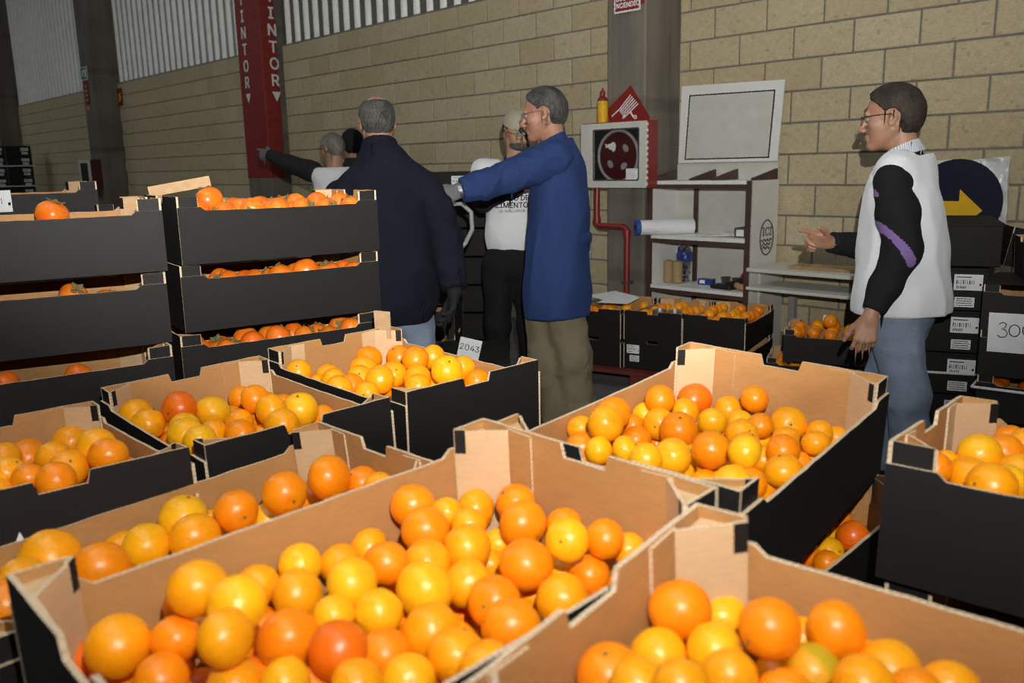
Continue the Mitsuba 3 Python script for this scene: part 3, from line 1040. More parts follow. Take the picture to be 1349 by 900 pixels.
def wrinkle(F, amp, freq, seed, axis_scale=(1, 1, 0.45)):
    sc = np.array(axis_scale) * freq

    def post(P, d):
        near = np.abs(d) < 0.05
        out = d.copy()
        if near.any():
            q = P[near] * sc
            w = meshkit.noise(q + seed * 3.1, seed)
            w2 = meshkit.noise(q * 2.3 + 7.7 + seed, seed + 5)
            out[near] = d[near] + amp * ((np.abs(w - 0.5) * 2 - 0.5) + 0.45 * (w2 - 0.5))
        return out
    F.post = post
    return F


def clip_post(F, fn):
    """Cut the field where fn(P) > 0."""
    old = F.post

    def post(P, d):
        d = old(P, d) if old is not None else d
        return np.maximum(d, fn(P))
    F.post = post
    return F


def shell_cut(F, fn, thick):
    """Open garment: only a skin of the given thickness, cut where fn(P) > 0."""
    old = F.post

    def post(P, d):
        d = old(P, d) if old is not None else d
        return np.maximum(np.maximum(d, -(d + thick)), fn(P))
    F.post = post
    return F


def skin_fn(base, stub=0.0):
    def fn(p, n, uv):
        a = fbm(p.x * 60, p.y * 60, p.z * 60, 3) - 0.5
        b = fbm(p.x * 11, p.y * 11, p.z * 11, 2) - 0.5
        c = mi.Color3f(base) * (1 + 0.16 * a)
        return c * (mi.Color3f(1, 1, 1) + mi.Color3f(0.22, -0.08, -0.15) * b)
    return proc(fn)


def hair_fn(c0, c1):
    def fn(p, n, uv):
        a = noise(p.x * 420, p.y * 420, p.z * 60)
        b = fbm(p.x * 22, p.y * 22, p.z * 14, 2)
        return mix(c0, c1, smoothstep(0.2, 0.9, 0.55 * a + 0.55 * b))
    return proc(fn)


def weave(base, amt=0.14, f=260.0, big=6.0):
    base = mi.Color3f(base)

    def fn(p, n, uv):
        a = noise(p.x * f, p.y * f, p.z * f) - 0.5
        b = fbm(p.x * big, p.y * big, p.z * big, 3) - 0.5
        return base * (1 + amt * a + 1.2 * amt * b)
    return proc(fn)


def fabric(k, base, amt=0.14, rough=0.9, **kw):
    mat(k, pr(weave(base, amt), rough, 0.2, **kw))


mat('m_skin', pr(skin_fn((0.36, 0.195, 0.125)), 0.5, 0.4))
mat('m_skin_red', pr(skin_fn((0.33, 0.165, 0.108)), 0.5, 0.4))
mat('m_eye', pr((0.20, 0.17, 0.15), 0.25, 0.5))
mat('m_hair_grey', pr(hair_fn((0.022, 0.021, 0.020), (0.090, 0.086, 0.080)), 0.75, 0.25))
mat('m_hair_dark', pr(hair_fn((0.012, 0.009, 0.007), (0.050, 0.037, 0.029)), 0.7, 0.3))
mat('m_hair_salt', pr(hair_fn((0.015, 0.0148, 0.0145), (0.085, 0.082, 0.078)), 0.7, 0.3))
mat('m_hair_white', pr(hair_fn((0.06, 0.057, 0.05), (0.22, 0.21, 0.18)), 0.8, 0.2))
fabric('m_navy', (0.0065, 0.0070, 0.0145), 0.35)
fabric('m_blue', (0.019, 0.038, 0.118), 0.14)
fabric('m_khaki', (0.155, 0.130, 0.082), 0.16)
fabric('m_vest', (0.66, 0.68, 0.70), 0.05)
fabric('m_shirtwhite', (0.58, 0.59, 0.60), 0.07)
fabric('m_knit', (0.011, 0.011, 0.012), 0.3)
fabric('m_trousers', (0.008, 0.008, 0.009), 0.3)
fabric('m_glove', (0.13, 0.135, 0.14), 0.2)
fabric('m_gloveblack', (0.018, 0.018, 0.019), 0.3)
fabric('m_cap', (0.30, 0.27, 0.20), 0.15)
fabric('m_purple', (0.19, 0.12, 0.30), 0.1)
mat('m_denim', pr(weave((0.185, 0.23, 0.305), 0.45, 420.0, 14.0), 0.9, 0.2))
mat('m_shoe', pr((0.014, 0.012, 0.011), 0.5, 0.4))


def stripes_fn(p, n, uv):
    s = smoothstep(0.62, 0.8, 0.5 + 0.5 * dr.sin((p.x * 0.6 + p.y * 0.75) * 900))
    return mix((0.66, 0.67, 0.70), (0.25, 0.30, 0.42), s)


mat('m_stripes', pr(proc(stripes_fn), 0.9, 0.2))


def part(parent, name, F, h, m, smooth=True, n=2, label=None):
    M = surface(F, h)
    relax(M, n)
    k = put_mesh(parent + '__' + name, M, m, smooth)
    if label:
        labels[k] = {'label': label}
    return k, M


def patch(M, sel, off, thick=0.0015):
    """A thin piece of cloth lying on the faces of M that are selected."""
    f = np.asarray(M.faces)[sel]
    ids, inv = np.unique(f, return_inverse=True)
    n = np.asarray(M.vertex_normals)[ids]
    V0 = np.asarray(M.vertices)[ids] + n * off
    f = inv.reshape(-1, 3)
    q = trimesh.Trimesh(V0, f, process=False)
    parts = q.split(only_watertight=False)
    return max(parts, key=lambda m: len(m.faces)) if len(parts) > 1 else q


def hair_field(R, t, s, hair=0.012, crown=None, line=0.070, bald=0.0, top=None):
    """Hair over the cranium of head_field, in the same frame."""
    F = Field(0.02)
    F.e((-0.012, 0, 0.034), (0.097 + hair, 0.076 + hair * 0.75, 0.084 + hair * 0.9))
    F.e((-0.045, 0, 0.002), (0.064 + hair, 0.068 + hair * 0.7, 0.068 + hair))
    G = F.xf(R, t, s)
    R, t = np.asarray(R), np.asarray(t)

    def fn(P):
        L = (P - t) @ R / s
        x, y, z = L[:, 0], np.abs(L[:, 1]), L[:, 2]
        w = 0.006 * (meshkit.noise(L * 90, 3) - 0.5)
        # front hairline, sideburns, nape
        front = x - np.interp(z, [-0.09, -0.045, -0.02, 0.0, 0.018, 0.035, 0.055, 0.075, 0.13], [-0.050, -0.042, -0.036, -0.030, 0.012, 0.022, 0.042, line, line + 0.012])
        nape = -0.072 - z
        ear = 0.026 - np.sqrt((x + 0.014) ** 2 * 0.8 + (z + 0.002) ** 2 * 0.55)
        ear = np.where(y > 0.055, ear, -1)
        d = np.maximum(np.maximum(front, nape), ear) + w
        return d * s

    def rough(P, d):
        L = (P - t) @ R / s
        d = d + 0.0035 * (meshkit.noise(L * np.array([70, 70, 30]), 9) - 0.5)
        if bald > 0:
            r2 = (L[:, 0] + 0.040) ** 2 + (L[:, 1] * 0.9) ** 2 + (L[:, 2] - 0.118) ** 2
            d = d + 0.021 * np.exp(-(r2 / bald ** 2) ** 1.5)
        return d
    G.post = rough
    return clip_post(G, fn)


def glasses(parent, R, t, s, m='m_black'):
    ms = []
    for sd in (-1, 1):
        a = np.linspace(0, 2 * np.pi, 17)
        ms.append(tube(np.stack([0.104 - 0.012 * np.abs(np.cos(a)) * 0.4 + 0 * a, sd * 0.033 + 0.024 * np.cos(a), -0.003 + 0.017 * np.sin(a)], 1), 0.0013, 6))
        ms.append(tube([(0.100, sd * 0.057, 0.008), (0.085, sd * 0.071, 0.010), (0.03, sd * 0.082, 0.012), (-0.012, sd * 0.086, 0.010), (-0.024, sd * 0.087, -0.004)], 0.0016, 6))
    ms.append(tube([(0.104, -0.010, 0.0), (0.108, 0, 0.004), (0.104, 0.010, 0.0)], 0.0012, 6))
    g = cat(*ms)
    g.apply_transform(M4(R, t, s))
    k = put_mesh(parent + '__glasses', g, m, 40)
    labels[k] = {'label': 'thin framed glasses'}
    ls = []
    for sd in (-1, 1):
        a = np.linspace(0, 2 * np.pi, 17)[:-1]
        P = np.stack([0.102 - 0.012 * np.abs(np.cos(a)) * 0.4, sd * 0.033 + 0.023 * np.cos(a), -0.003 + 0.016 * np.sin(a)], 1)
        V = np.vstack([P, [[0.103, sd * 0.033, -0.003]]])
        ls.append(trimesh.Trimesh(V, [[16, i, (i + 1) % 16] for i in range(16)], process=False))
    g = cat(*ls)
    g.apply_transform(M4(R, t, s))
    put_mesh(parent + '__lens', g, 'm_glass')


def eyes(parent, R, t, s):
    m = cat(*[xf(trimesh.creation.icosphere(subdivisions=2, radius=0.0118), t=(0.0785, sd * 0.031, 0.0)) for sd in (-1, 1)])
    m.apply_transform(M4(R, t, s))
    put_mesh(parent + '__eye', m, 'm_eye', True)


def head_pose(yaw, pitch=0, roll=0):
    """Columns: forward, left, up; yaw in degrees from +x."""
    return rotz(yaw) @ roty(pitch) @ rotx(roll)
# ---------------------------------------------------------------- people
A_ = np.array


def person(name, label):
    k = key(name)
    lab(k, label, 'person')
    return k


def axes(yaw):
    f = A_([math.cos(math.radians(yaw)), math.sin(math.radians(yaw)), 0.0])
    return f, A_([-f[1], f[0], 0.0]), A_([0, 0, 1.0])


def hand_frame(w, tip, back):
    x = unit(A_(tip) - w)
    z = unit(A_(back) - x * (A_(back) @ x))
    return np.stack([x, np.cross(z, x), z], 1)


def body_field(torso, arms, head, neck, legs=None, hands=()):
    """torso: pelvis and chest; arms: lists of shoulder, elbow, wrist; head: (R, t, s)."""
    F = Field(0.03)
    pel, ch = torso
    F.c(pel, ch, 0.105, 0.10)
    F.c(ch, neck, 0.095, 0.052, k=0.05)
    for sh, el, wr in arms:
        F.c(ch, sh, 0.07, 0.048)
        F.c(sh, el, 0.046, 0.038)
        F.c(el, wr, 0.038, 0.026)
    for hip, kn, an in (legs or ()):
        F.c(pel, hip, 0.09, 0.08)
        F.c(hip, kn, 0.075, 0.05)
        F.c(kn, an, 0.048, 0.036)
    R, t, s = head
    F.c(neck, t + R @ (A_([-0.035, 0, -0.045]) * s), 0.056, 0.056, k=0.03)
    F.p += head_field().xf(R, t, s).p
    for hf in hands:
        F.p += hf.p
    return F


def trousers(parent, legs, pel, fwd, left, top, m, r=(0.098, 0.073, 0.068), amp=0.010, seed=3, cut=None, h=0.010, flare=0.0, label=None):
    F = Field(0.04)
    F.e(pel, (0.125, 0.168, 0.13), np.stack([fwd, left, A_([0, 0, 1.0])], 1))
    for hip, kn, an in legs:
        F.c(hip, kn, r[0], r[1])
        F.c(kn, an, r[1], r[2])
        F.c(A_(an) + [0, 0, 0.06], A_(an) - [0, 0, 0.015], r[2], r[2] + flare, k=0.02)
    wrinkle(F, amp, 11, seed, (1, 1, 0.8))
    zb = min(a[2] for _, _, a in legs) - 0.03
    clip_post(F, lambda P: np.maximum(P[:, 2] - top, zb - P[:, 2]))
    return part(parent, 'trousers', F, h, m, label=label)


def shoe(parent, an, fwd, m='m_shoe'):
    F = Field(0.02)
    a = A_([an[0], an[1], 0.045])
    F.c(a - fwd * 0.045, a + fwd * 0.06, 0.040, 0.042)
    F.c(a + fwd * 0.06 - [0, 0, .006], a + fwd * 0.165 - [0, 0, 0.012], 0.044, 0.030)
    F.c(a, a + [0, 0, 0.05], 0.042, 0.046)
    clip_post(F, lambda P: 0.003 - P[:, 2])
    part(parent, 'shoe', F, 0.008, m)


def sleeve(parent, pts, r, m, amp=0.009, seed=1, name='sleeve', h=0.009, label=None, k=0.03):
    F = Field(k)
    for i in range(len(pts) - 1):
        F.c(pts[i], pts[i + 1], r[i], r[i + 1])
    w = unit(A_(pts[-1]) - pts[-2])
    wrinkle(F, amp, 16, seed, (1, 1, 1))
    e = A_(pts[-1])
    clip_post(F, lambda P: np.where(np.linalg.norm(P - e, axis=1) < 0.2, (P - e) @ w - 0.004, -1))
    return part(parent, name, F, h, m, label=label), F


def drape(mesh, F, d, start=0.5):
    """Moves the vertices of a flat mesh along d on to the surface of F."""
    V = np.array(mesh.vertices)
    d = unit(d)
    th = (V - V.mean(0)) @ d
    base = V - np.outer(th, d)
    t = np.zeros(len(V))
    P = base.copy()
    for _ in range(60):
        s = F.ev(P)
        t = np.minimum(t + np.clip(s, -0.02, 0.05) * 0.7, 0.16)
        P = base + np.outer(t, d)
    mesh.vertices = P - np.outer(0.0035 - (th - th.min()) * -0.2, d)
    return mesh


# ---- the man at the right, in profile
p = person('person', 'man in white vest over black sweater and blue jeans, in profile at the right')
f, l, u = axes(190)
ch, pel, neck = A_([-1.478, 3.715, 1.24]), A_([-1.43, 3.665, 0.80]), A_([-1.497, 3.755, 1.41])
HR, Ht, Hs = head_pose(197, 4), A_([-1.565, 3.735, 1.572]), 1.08
shL, elL, wrL = A_([-1.452, 3.535, 1.335]), A_([-1.372, 3.470, 1.045]), A_([-1.432, 3.352, 0.790])
shR, elR, wrR = A_([-1.525, 3.895, 1.35]), A_([-1.665, 3.815, 1.015]), A_([-1.746, 3.608, 1.049])
legsE = [(pel + l * 0.095 + f * 0.01 - u * 0.06, A_([-1.335, 3.530, 0.450]) + l * .0, A_([-1.30, 3.56, 0.08])), (pel - l * 0.095 - u * 0.06, A_([-1.50, 3.70, 0.44]), A_([-1.47, 3.72, 0.08]))]
hL = hand_field(((0.45, 0.65, 0.5), (0.5, 0.75, 0.5), (0.55, 0.8, 0.5), (0.6, 0.8, 0.5)), 0.55, 1.10, -1).xf(hand_frame(wrL, A_([-1.445, 3.315, 0.63]), l - 0.35 * f), wrL)
hR = hand_field(((0.05, 0.12, 0.08), (0.75, 1.0, 0.7), (0.9, 1.1, 0.8), (1.0, 1.1, 0.8)), 0.0, 1.08, 1).xf(hand_frame(wrR, A_([-1.838, 3.449, 1.085]), -l + 0.25 * u), wrR)
B = body_field((pel, ch - u * 0.03), [(shL - u * 0.045, elL, wrL), (shR - u * 0.03, elR, wrR)], (HR, Ht, Hs), neck, None, (hL, hR))
part(p, 'body', B, 0.0042, 'm_skin', n=2)
part(p, 'hair', hair_field(HR, Ht, Hs, 0.017, line=0.068), 0.0055, 'm_hair_dark', label='short dark brown hair')
glasses(p, HR, Ht, Hs)
eyes(p, HR, Ht, Hs)
V = Field(0.05)
Rt = np.stack([f, l, u], 1)
V.e(ch - u * 0.02 + f * 0.012, (0.146, 0.178, 0.235), Rt)
V.e(A_([-1.460, 3.685, 1.0]), (0.178, 0.180, 0.30), Rt)
V.e(A_([-1.432, 3.65, 0.80]), (0.196, 0.195, 0.22), Rt)
V.c(ch + u * 0.10, A_([-1.463, 3.575, 1.368]), 0.08, 0.064)
V.c(ch + u * 0.10, A_([-1.522, 3.84, 1.375]), 0.08, 0.058)
V.c(ch + u * 0.10 - f * 0.035, neck - u * 0.02 - f * 0.03, 0.08, 0.07)
wrinkle(V, 0.016, 9, 21, (1, 1, 0.4))
nk = neck + f * 0.02
tilt = unit(u * 0.93 + f * 0.42)
clip_post(V, lambda P: np.maximum(np.maximum(0.768 + 0.03 * ((P - pel) @ -f) - P[:, 2], np.where(np.linalg.norm((P - neck)[:, :2], axis=1) < 0.15, (P - neck) @ tilt + 0.03, -1)), 0.062 - np.linalg.norm((P - (shL + l * 0.06 - u * 0.065)) * [1, 1, 0.5], axis=1)))
part(p, 'vest', V, 0.009, 'm_vest', label='white sleeveless vest')
SW = Field(0.03)
SW.e(ch - u * 0.02, (0.112, 0.158, 0.21), Rt)
SW.c(ch + u * 0.08, neck - u * 0.012, 0.085, 0.070)
SW.c(ch + u * 0.06, shL - u * 0.03, 0.08, 0.066)
clip_post(SW, lambda P: np.maximum((P - neck) @ tilt - 0.004, 1.0 - P[:, 2]))
part(p, 'sweater', SW, 0.009, 'm_knit', label='black sweater neckline')
(kk, ML), FL_ = sleeve(p, [shL - u * 0.020 + f * 0.010, (shL + elL) / 2 + l * 0.01, elL, (elL * 0.45 + wrL * 0.55), wrL + (elL - wrL) * 0.09], [0.066, 0.077, 0.070, 0.058, 0.044], 'm_knit', 0.006, 5, label='black knitted sleeve')
sleeve(p, [shR, elR, wrR + (elR - wrR) * 0.05], [0.075, 0.062, 0.043], 'm_knit', 0.008, 6, label='black knitted sleeve')
# lilac piping on the sleeve, found along two lines of the sleeve's surface
RRv = A_([0.694, 0.7196, -0.0206])
fc = ML.triangles_center
side = (fc - A_(shL)) @ unit(A_([0.45, -0.9, 0])) > -0.02


def strip(poly, w0, w1, nm):
    q = np.stack([fc @ RRv, fc[:, 2]], 1)
    pl = np.array([[A_(a) @ RRv, a[2]] for a in poly])
    best = np.full(len(q), 9.0)
    for i in range(len(pl) - 1):
        a, b = pl[i], pl[i + 1]
        t = np.clip(((q - a) @ (b - a)) / ((b - a) @ (b - a)), 0, 1)
        w = w0 + (w1 - w0) * (i + t) / (len(pl) - 1)
        best = np.minimum(best, np.linalg.norm(q - a - t[:, None] * (b - a), axis=1) - w)
    sel = (best < 0) & side
    if sel.sum() > 4:
        put_mesh(p + '__' + nm, patch(ML, sel, 0.0015), 'm_purple', True)
        labels[p + '__' + nm] = {'label': 'lilac stripe on the black sleeve'}


strip([(-1.466, 3.394, 1.183), (-1.433, 3.415, 1.136), (-1.394, 3.438, 1.076), (-1.355, 3.46, 1.005)], 0.005, 0.021, 'sleeve_stripe')
strip([(-1.485, 3.445, 1.354), (-1.475, 3.44, 1.307), (-1.464, 3.435, 1.26)], 0.009, 0.006, 'front_stripe')
CO = Field(0.015)
CO.c(neck + tilt * 0.0, neck + tilt * 0.042 - f * 0.004, 0.080, 0.068)
clip_post(CO, lambda P: np.maximum((P - neck) @ tilt - 0.05, -0.004 - (P - neck) @ tilt))
part(p, 'shirt_collar', CO, 0.005, 'm_stripes', label='striped shirt collar')
tk, TM = trousers(p, legsE, pel - u * 0.03, f, l, 0.86, 'm_denim', (0.105, 0.080, 0.072), 0.011, 8, label='faded blue jeans')
tc = TM.triangles_center
ctr = A_([-1.375, 3.60, 0.675])
sel = (np.abs((tc - ctr) @ RRv) < 0.075) & (tc[:, 2] < 0.735) & (tc[:, 2] > 0.62 + 0.35 * np.maximum(0, np.abs((tc - ctr) @ RRv) - 0.035)) & (TM.face_normals @ unit(-A_([-0.386, 0.92, 0])) > 0.25)
if sel.sum() > 10:
    put_mesh(p + '__back_pocket', patch(TM, sel, 0.004), 'm_denim', True)
    labels[p + '__back_pocket'] = {'label': 'stitched back pocket'}
for an in legsE:
    shoe(p, an[2], f)
# ---- the man in the blue coat
p = person('person', 'grey-haired man in long blue work coat and khaki trousers, arm stretched out to the left')
f, l, u = axes(214)
ch, pel, neck = A_([-3.085, 3.31, 1.30]), A_([-3.02, 3.235, 0.86]), A_([-3.118, 3.325, 1.50])
HR, Ht, Hs = head_pose(216, 8, 0), A_([-3.186, 3.305, 1.668]), 1.08
shL, elL, wrL = A_([-3.012, 3.205, 1.445]), A_([-3.124, 2.999, 1.362]), A_([-3.248, 2.774, 1.294])
shR, elR, wrR = A_([-3.20, 3.46, 1.445]), A_([-3.18, 3.55, 1.15]), A_([-3.10, 3.50, 0.92])
legsD = [(A_([-2.955, 3.20, 0.72]), A_([-2.895, 3.205, 0.42]), A_([-2.865, 3.215, 0.10])), (A_([-3.095, 3.20, 0.72]), A_([-3.05, 3.165, 0.40]), A_([-2.955, 3.175, 0.11]))]
hL = hand_field((0.25, 0.3, 0.4, 0.5), 0.3, 1.14, -1).xf(hand_frame(wrL, A_([-3.323, 2.675, 1.250]), u * 0.4 + l), wrL)
hR = hand_field((0.4, 0.45, 0.5, 0.5), 0.3, 1.0, 1).xf(hand_frame(wrR, A_([-3.08, 3.47, 0.77]), -l), wrR)
B = body_field((pel, ch), [(shL, elL, wrL), (shR, elR, wrR)], (HR, Ht, Hs), neck, None, (hR,))
part(p, 'body', B, 0.0048, 'm_skin_red', n=2)
GL = Field(0.007)
GL.p = [(q[0], q[1], q[2], q[3] + 0.002, q[4] + 0.002, q[5], q[6], q[7], q[8] + .002) if q[0] == 'c' else q for q in hL.p]
GL.c(wrL + (elL - wrL) * 0.25, wrL, 0.040, 0.033, k=0.012)
part(p, 'glove', GL, 0.0045, 'm_glove', label='grey work glove')
part(p, 'hair', hair_field(HR, Ht, Hs, 0.014, line=0.064), 0.0055, 'm_hair_salt', label='short dark hair greying at the sides')
glasses(p, HR, Ht, Hs, 'm_steel')
eyes(p, HR, Ht, Hs)
Rt = np.stack([f, l, u], 1)
V = Field(0.06)
V.e(ch - u * 0.02, (0.135, 0.185, 0.25), Rt)
V.e(A_([-3.05, 3.275, 1.05]), (0.150, 0.185, 0.32), Rt)
V.e(A_([-3.010, 3.215, 0.74]), (0.170, 0.205, 0.42), Rt)
V.c(ch + u * 0.09, shL - u * 0.02 - l * 0.03, 0.09, 0.068)
V.c(ch + u * 0.09, shR - u * 0.02 + l * 0.03, 0.09, 0.068)
V.c(ch + u * 0.10 - f * 0.02, neck - f * 0.02, 0.085, 0.070)
wrinkle(V, 0.024, 7.5, 31, (1, 1, 0.40))
tilt = unit(u * 0.9 + f * 0.45)
clip_post(V, lambda P: np.maximum(0.640 - 0.03 * ((P - pel) @ f) - P[:, 2], (P - neck) @ tilt - 0.005))
part(p, 'coat', V, 0.010, 'm_blue', label='long blue work coat')
CO = Field(0.015)
CO.c(neck - u * 0.01, neck + tilt * 0.045 - f * 0.004, 0.086, 0.074)
clip_post(CO, lambda P: np.maximum((P - neck) @ tilt - 0.050, -0.012 - (P - neck) @ tilt))
part(p, 'collar', CO, 0.006, 'm_blue')
BL = Field(0.04)
BL.e(A_([-3.043, 3.262, 1.035]), (0.172, 0.206, 0.32), Rt)
clip_post(BL, lambda P: np.maximum(np.abs(P[:, 2] - 1.035) - 0.026, (P - A_([-3.043, 3.262, 1.035])) @ f + 0.02))
part(p, 'half_belt', BL, 0.008, 'm_blue', label='half belt at the back of the coat')
sleeve(p, [shL, (shL + elL) / 2 - u * 0.004, elL - u * 0.006, (elL + wrL) / 2 - u * 0.008, wrL + (elL - wrL) * 0.04], [0.088, 0.080, 0.072, 0.066, 0.058], 'm_blue', 0.018, 33, label='blue coat sleeve')
sleeve(p, [shR, elR, wrR + (elR - wrR) * 0.1], [0.085, 0.070, 0.055], 'm_blue', 0.010, 34)
w = unit(wrL - elL)
k = put_mesh(p + '__watch', tube([wrL - w * 0.004, wrL + w * 0.012], 0.039, 20), 'm_steel', 40)
labels[k] = {'label': 'metal bracelet watch over the glove'}
trousers(p, legsD, A_([-3.02, 3.2, 0.78]), f, l, 0.85, 'm_khaki', (0.100, 0.084, 0.082), 0.022, 12, flare=0.008, label='khaki trousers')
shoe(p, legsD[0][2], f)
shoe(p, legsD[1][2], f)

# ---- the man in navy, from behind
p = person('person', 'balding man in navy jacket seen from behind, standing behind the persimmon cartons')
f, l, u = axes(147)
ch, pel, neck = A_([-3.255, 2.325, 1.28]), A_([-3.19, 2.29, 0.85]), A_([-3.300, 2.345, 1.49])
HR, Ht, Hs = head_pose(150, 6), A_([-3.335, 2.362, 1.612]), 0.99
shL, elL, wrL = A_([-3.372, 2.172, 1.295]), A_([-3.40, 2.13, 1.06]), A_([-3.42, 2.19, 0.87])
shR, elR, wrR = A_([-3.135, 2.462, 1.325]), A_([-3.050, 2.505, 1.09]), A_([-2.945, 2.463, 0.855])
legsA = [(pel + l * 0.095 - u * 0.06, pel + l * 0.10 + A_([0, 0, -0.42]), pel + l * 0.11 + A_([-0.0, 0, -0.77])), (pel - l * 0.095 - u * 0.06, pel - l * 0.10 + A_([0.02, 0.0, -0.42]), pel - l * 0.11 + A_([0.02, 0.0, -0.77]))]
hR = hand_field((0.35, 0.4, 0.45, 0.5), 0.3, 1.06, 1).xf(hand_frame(wrR, A_([-2.905, 2.40, 0.70]), -l), wrR)
hL = hand_field((0.35, 0.4, 0.45, 0.5), 0.3, 1.0, -1).xf(hand_frame(wrL, A_([-3.47, 2.20, 0.72]), l), wrL)
B = body_field((pel, ch), [(shL, elL, wrL), (shR, elR, wrR)], (HR, Ht, Hs), neck, None, (hL,))
part(p, 'body', B, 0.0045, 'm_skin_red', n=2)
GL = Field(0.007)
GL.p = [(q[0], q[1], q[2], q[3] + 0.002, q[4] + 0.002, q[5], q[6], q[7], q[8] + .002) if q[0] == 'c' else q for q in hR.p]
GL.c(wrR + (elR - wrR) * 0.2, wrR, 0.040, 0.033, k=0.012)
part(p, 'glove', GL, 0.0045, 'm_gloveblack', label='black glove')
part(p, 'hair', hair_field(HR, Ht, Hs, 0.010, line=0.060, bald=0.050), 0.005, 'm_hair_grey', label='short grey hair around a bald crown')
eyes(p, HR, Ht, Hs)
Rt = np.stack([f, l, u], 1)
V = Field(0.06)
V.e(ch - u * 0.07, (0.140, 0.200, 0.25), Rt)
V.e(A_([-3.21, 2.30, 1.02]), (0.150, 0.208, 0.32), Rt)
V.e(A_([-3.175, 2.28, 0.84]), (0.155, 0.212, 0.22), Rt)
V.c(ch + u * 0.13, shL + l * 0.0, 0.075, 0.066)
V.c(ch + u * 0.13, shR - l * 0.0, 0.075, 0.066)
V.c(ch + u * 0.10, neck - u * 0.02, 0.09, 0.080)
wrinkle(V, 0.022, 8, 41, (1, 1, 0.7))
tilt = unit(u * 0.92 + f * 0.38)
clip_post(V, lambda P: np.maximum(0.715 - P[:, 2], (P - neck) @ tilt - 0.004))
part(p, 'jacket', V, 0.010, 'm_navy', label='navy blue padded jacket')
CO = Field(0.015)
CO.c(neck - u * 0.02, neck + tilt * 0.04, 0.094, 0.080)
clip_post(CO, lambda P: np.maximum((P - neck) @ tilt - 0.042, -0.02 - (P - neck) @ tilt))
part(p, 'collar', CO, 0.006, 'm_navy')
sleeve(p, [shR - u * 0.01, (shR + elR) / 2 - l * 0.012, elR, (elR + wrR) / 2, wrR + (elR - wrR) * 0.05], [0.078, 0.076, 0.072, 0.066, 0.056], 'm_navy', 0.012, 43)
sleeve(p, [shL - u * 0.01, elL, wrL + (elL - wrL) * 0.05], [0.074, 0.068, 0.055], 'm_navy', 0.010, 44)
trousers(p, legsA, pel - u * 0.02, f, l, 0.9, 'm_denim', (0.10, 0.078, 0.072), 0.010, 15, label='blue jeans')
for an in legsA:
    shoe(p, an[2], f)

# ---- the man in the cap, behind the blue coat
p = person('person', 'bearded man in beige cap and white printed T-shirt over black sleeves, behind the blue coat')
f, l, u = axes(-42)
ch, pel, neck = A_([-3.785, 3.675, 1.25]), A_([-3.765, 3.62, 0.86]), A_([-3.80, 3.70, 1.44])
HR, Ht, Hs = head_pose(-22, 12), A_([-3.815, 3.735, 1.605]), 1.02
shL, elL, wrL = ch + l * 0.185 + u * 0.125, A_([-3.50, 3.86, 1.10]), A_([-3.40, 3.80, 0.88])
shR, elR, wrR = ch - l * 0.185 + u * 0.125, A_([-3.860, 3.475, 1.195]), A_([-3.60, 3.552, 1.300])
legsC = [(pel + l * 0.09 - u * 0.05, pel + l * 0.10 - u * 0.42, pel + l * 0.11 - u * 0.78), (pel - l * 0.09 - u * 0.05, pel - l * 0.10 - u * 0.42, pel - l * 0.11 - u * 0.78)]
hL = hand_field((0.5, 0.6, 0.6, 0.6), 0.3, 1.05, -1).xf(hand_frame(wrL, A_([-3.37, 3.78, 0.72]), l), wrL)
hR = hand_field((0.4, 0.4, 0.45, 0.5), 0.3, 1.05, 1).xf(hand_frame(wrR, A_([-3.47, 3.63, 1.335]), f + u * .3), wrR)
B = body_field((pel, ch), [(shL, elL, wrL), (shR, elR, wrR)], (HR, Ht, Hs), neck, None, (hL, hR))
part(p, 'body', B, 0.006, 'm_skin', n=2)
part(p, 'hair', hair_field(HR, Ht, Hs, 0.010, line=0.05), 0.007, 'm_hair_dark')
BE = Field(0.02)
BE.e((0.027, 0, -0.074), (0.070, 0.065, 0.060))
BE = BE.xf(HR, Ht, Hs)
clip_post(BE, lambda P: np.maximum(((P - Ht) @ HR)[:, 2] + 0.042 * Hs + 0.2 * np.maximum(0, ((P - Ht) @ HR)[:, 0] - 0.07), -((P - Ht) @ HR)[:, 0] - 0.01))
wrinkle_old = BE.post
part(p, 'beard', BE, 0.006, 'm_hair_salt', label='short greying beard')
CA = Field(0.02)
CA.e((-0.012, 0, 0.040), (0.110, 0.090, 0.095))
CA = CA.xf(HR, Ht, Hs)
clip_post(CA, lambda P: 0.038 * Hs - ((P - Ht) @ HR)[:, 2] - 0.25 * ((P - Ht) @ HR)[:, 0])
ck, CM = part(p, 'cap', CA, 0.006, 'm_cap', label='beige cap')
VI = Field(0.01)
for a in np.linspace(-0.8, 0.8, 7):
    VI.c((0.075, 0.07 * a, 0.030), (0.075 + 0.085 * math.cos(a), 0.082 * a, 0.018 - 0.012 * abs(a)), 0.006, 0.005)
part(p, 'cap_visor', VI.xf(HR, Ht, Hs), 0.005, 'm_cap')
glasses(p, HR, Ht, Hs)
eyes(p, HR, Ht, Hs)
Rt = np.stack([f, l, u], 1)
V = Field(0.05)
V.e(ch - u * 0.02, (0.130, 0.185, 0.23), Rt)
V.e(A_([-3.775, 3.645, 1.03]), (0.140, 0.178, 0.26), Rt)
V.c(ch + u * 0.09, shL - l * 0.02, 0.08, 0.066)
V.c(ch + u * 0.09, shR + l * 0.02, 0.08, 0.066)
V.c(ch + u * 0.10, neck - u * 0.03, 0.08, 0.066)
V.c(shR - u * 0.005, shR * 0.5 + elR * 0.5, 0.082, 0.074)
V.c(shL, shL * 0.5 + elL * 0.5, 0.082, 0.074)
wrinkle(V, 0.014, 9, 51, (1, 1, 0.5))
tilt = unit(u * 0.9 + f * 0.43)
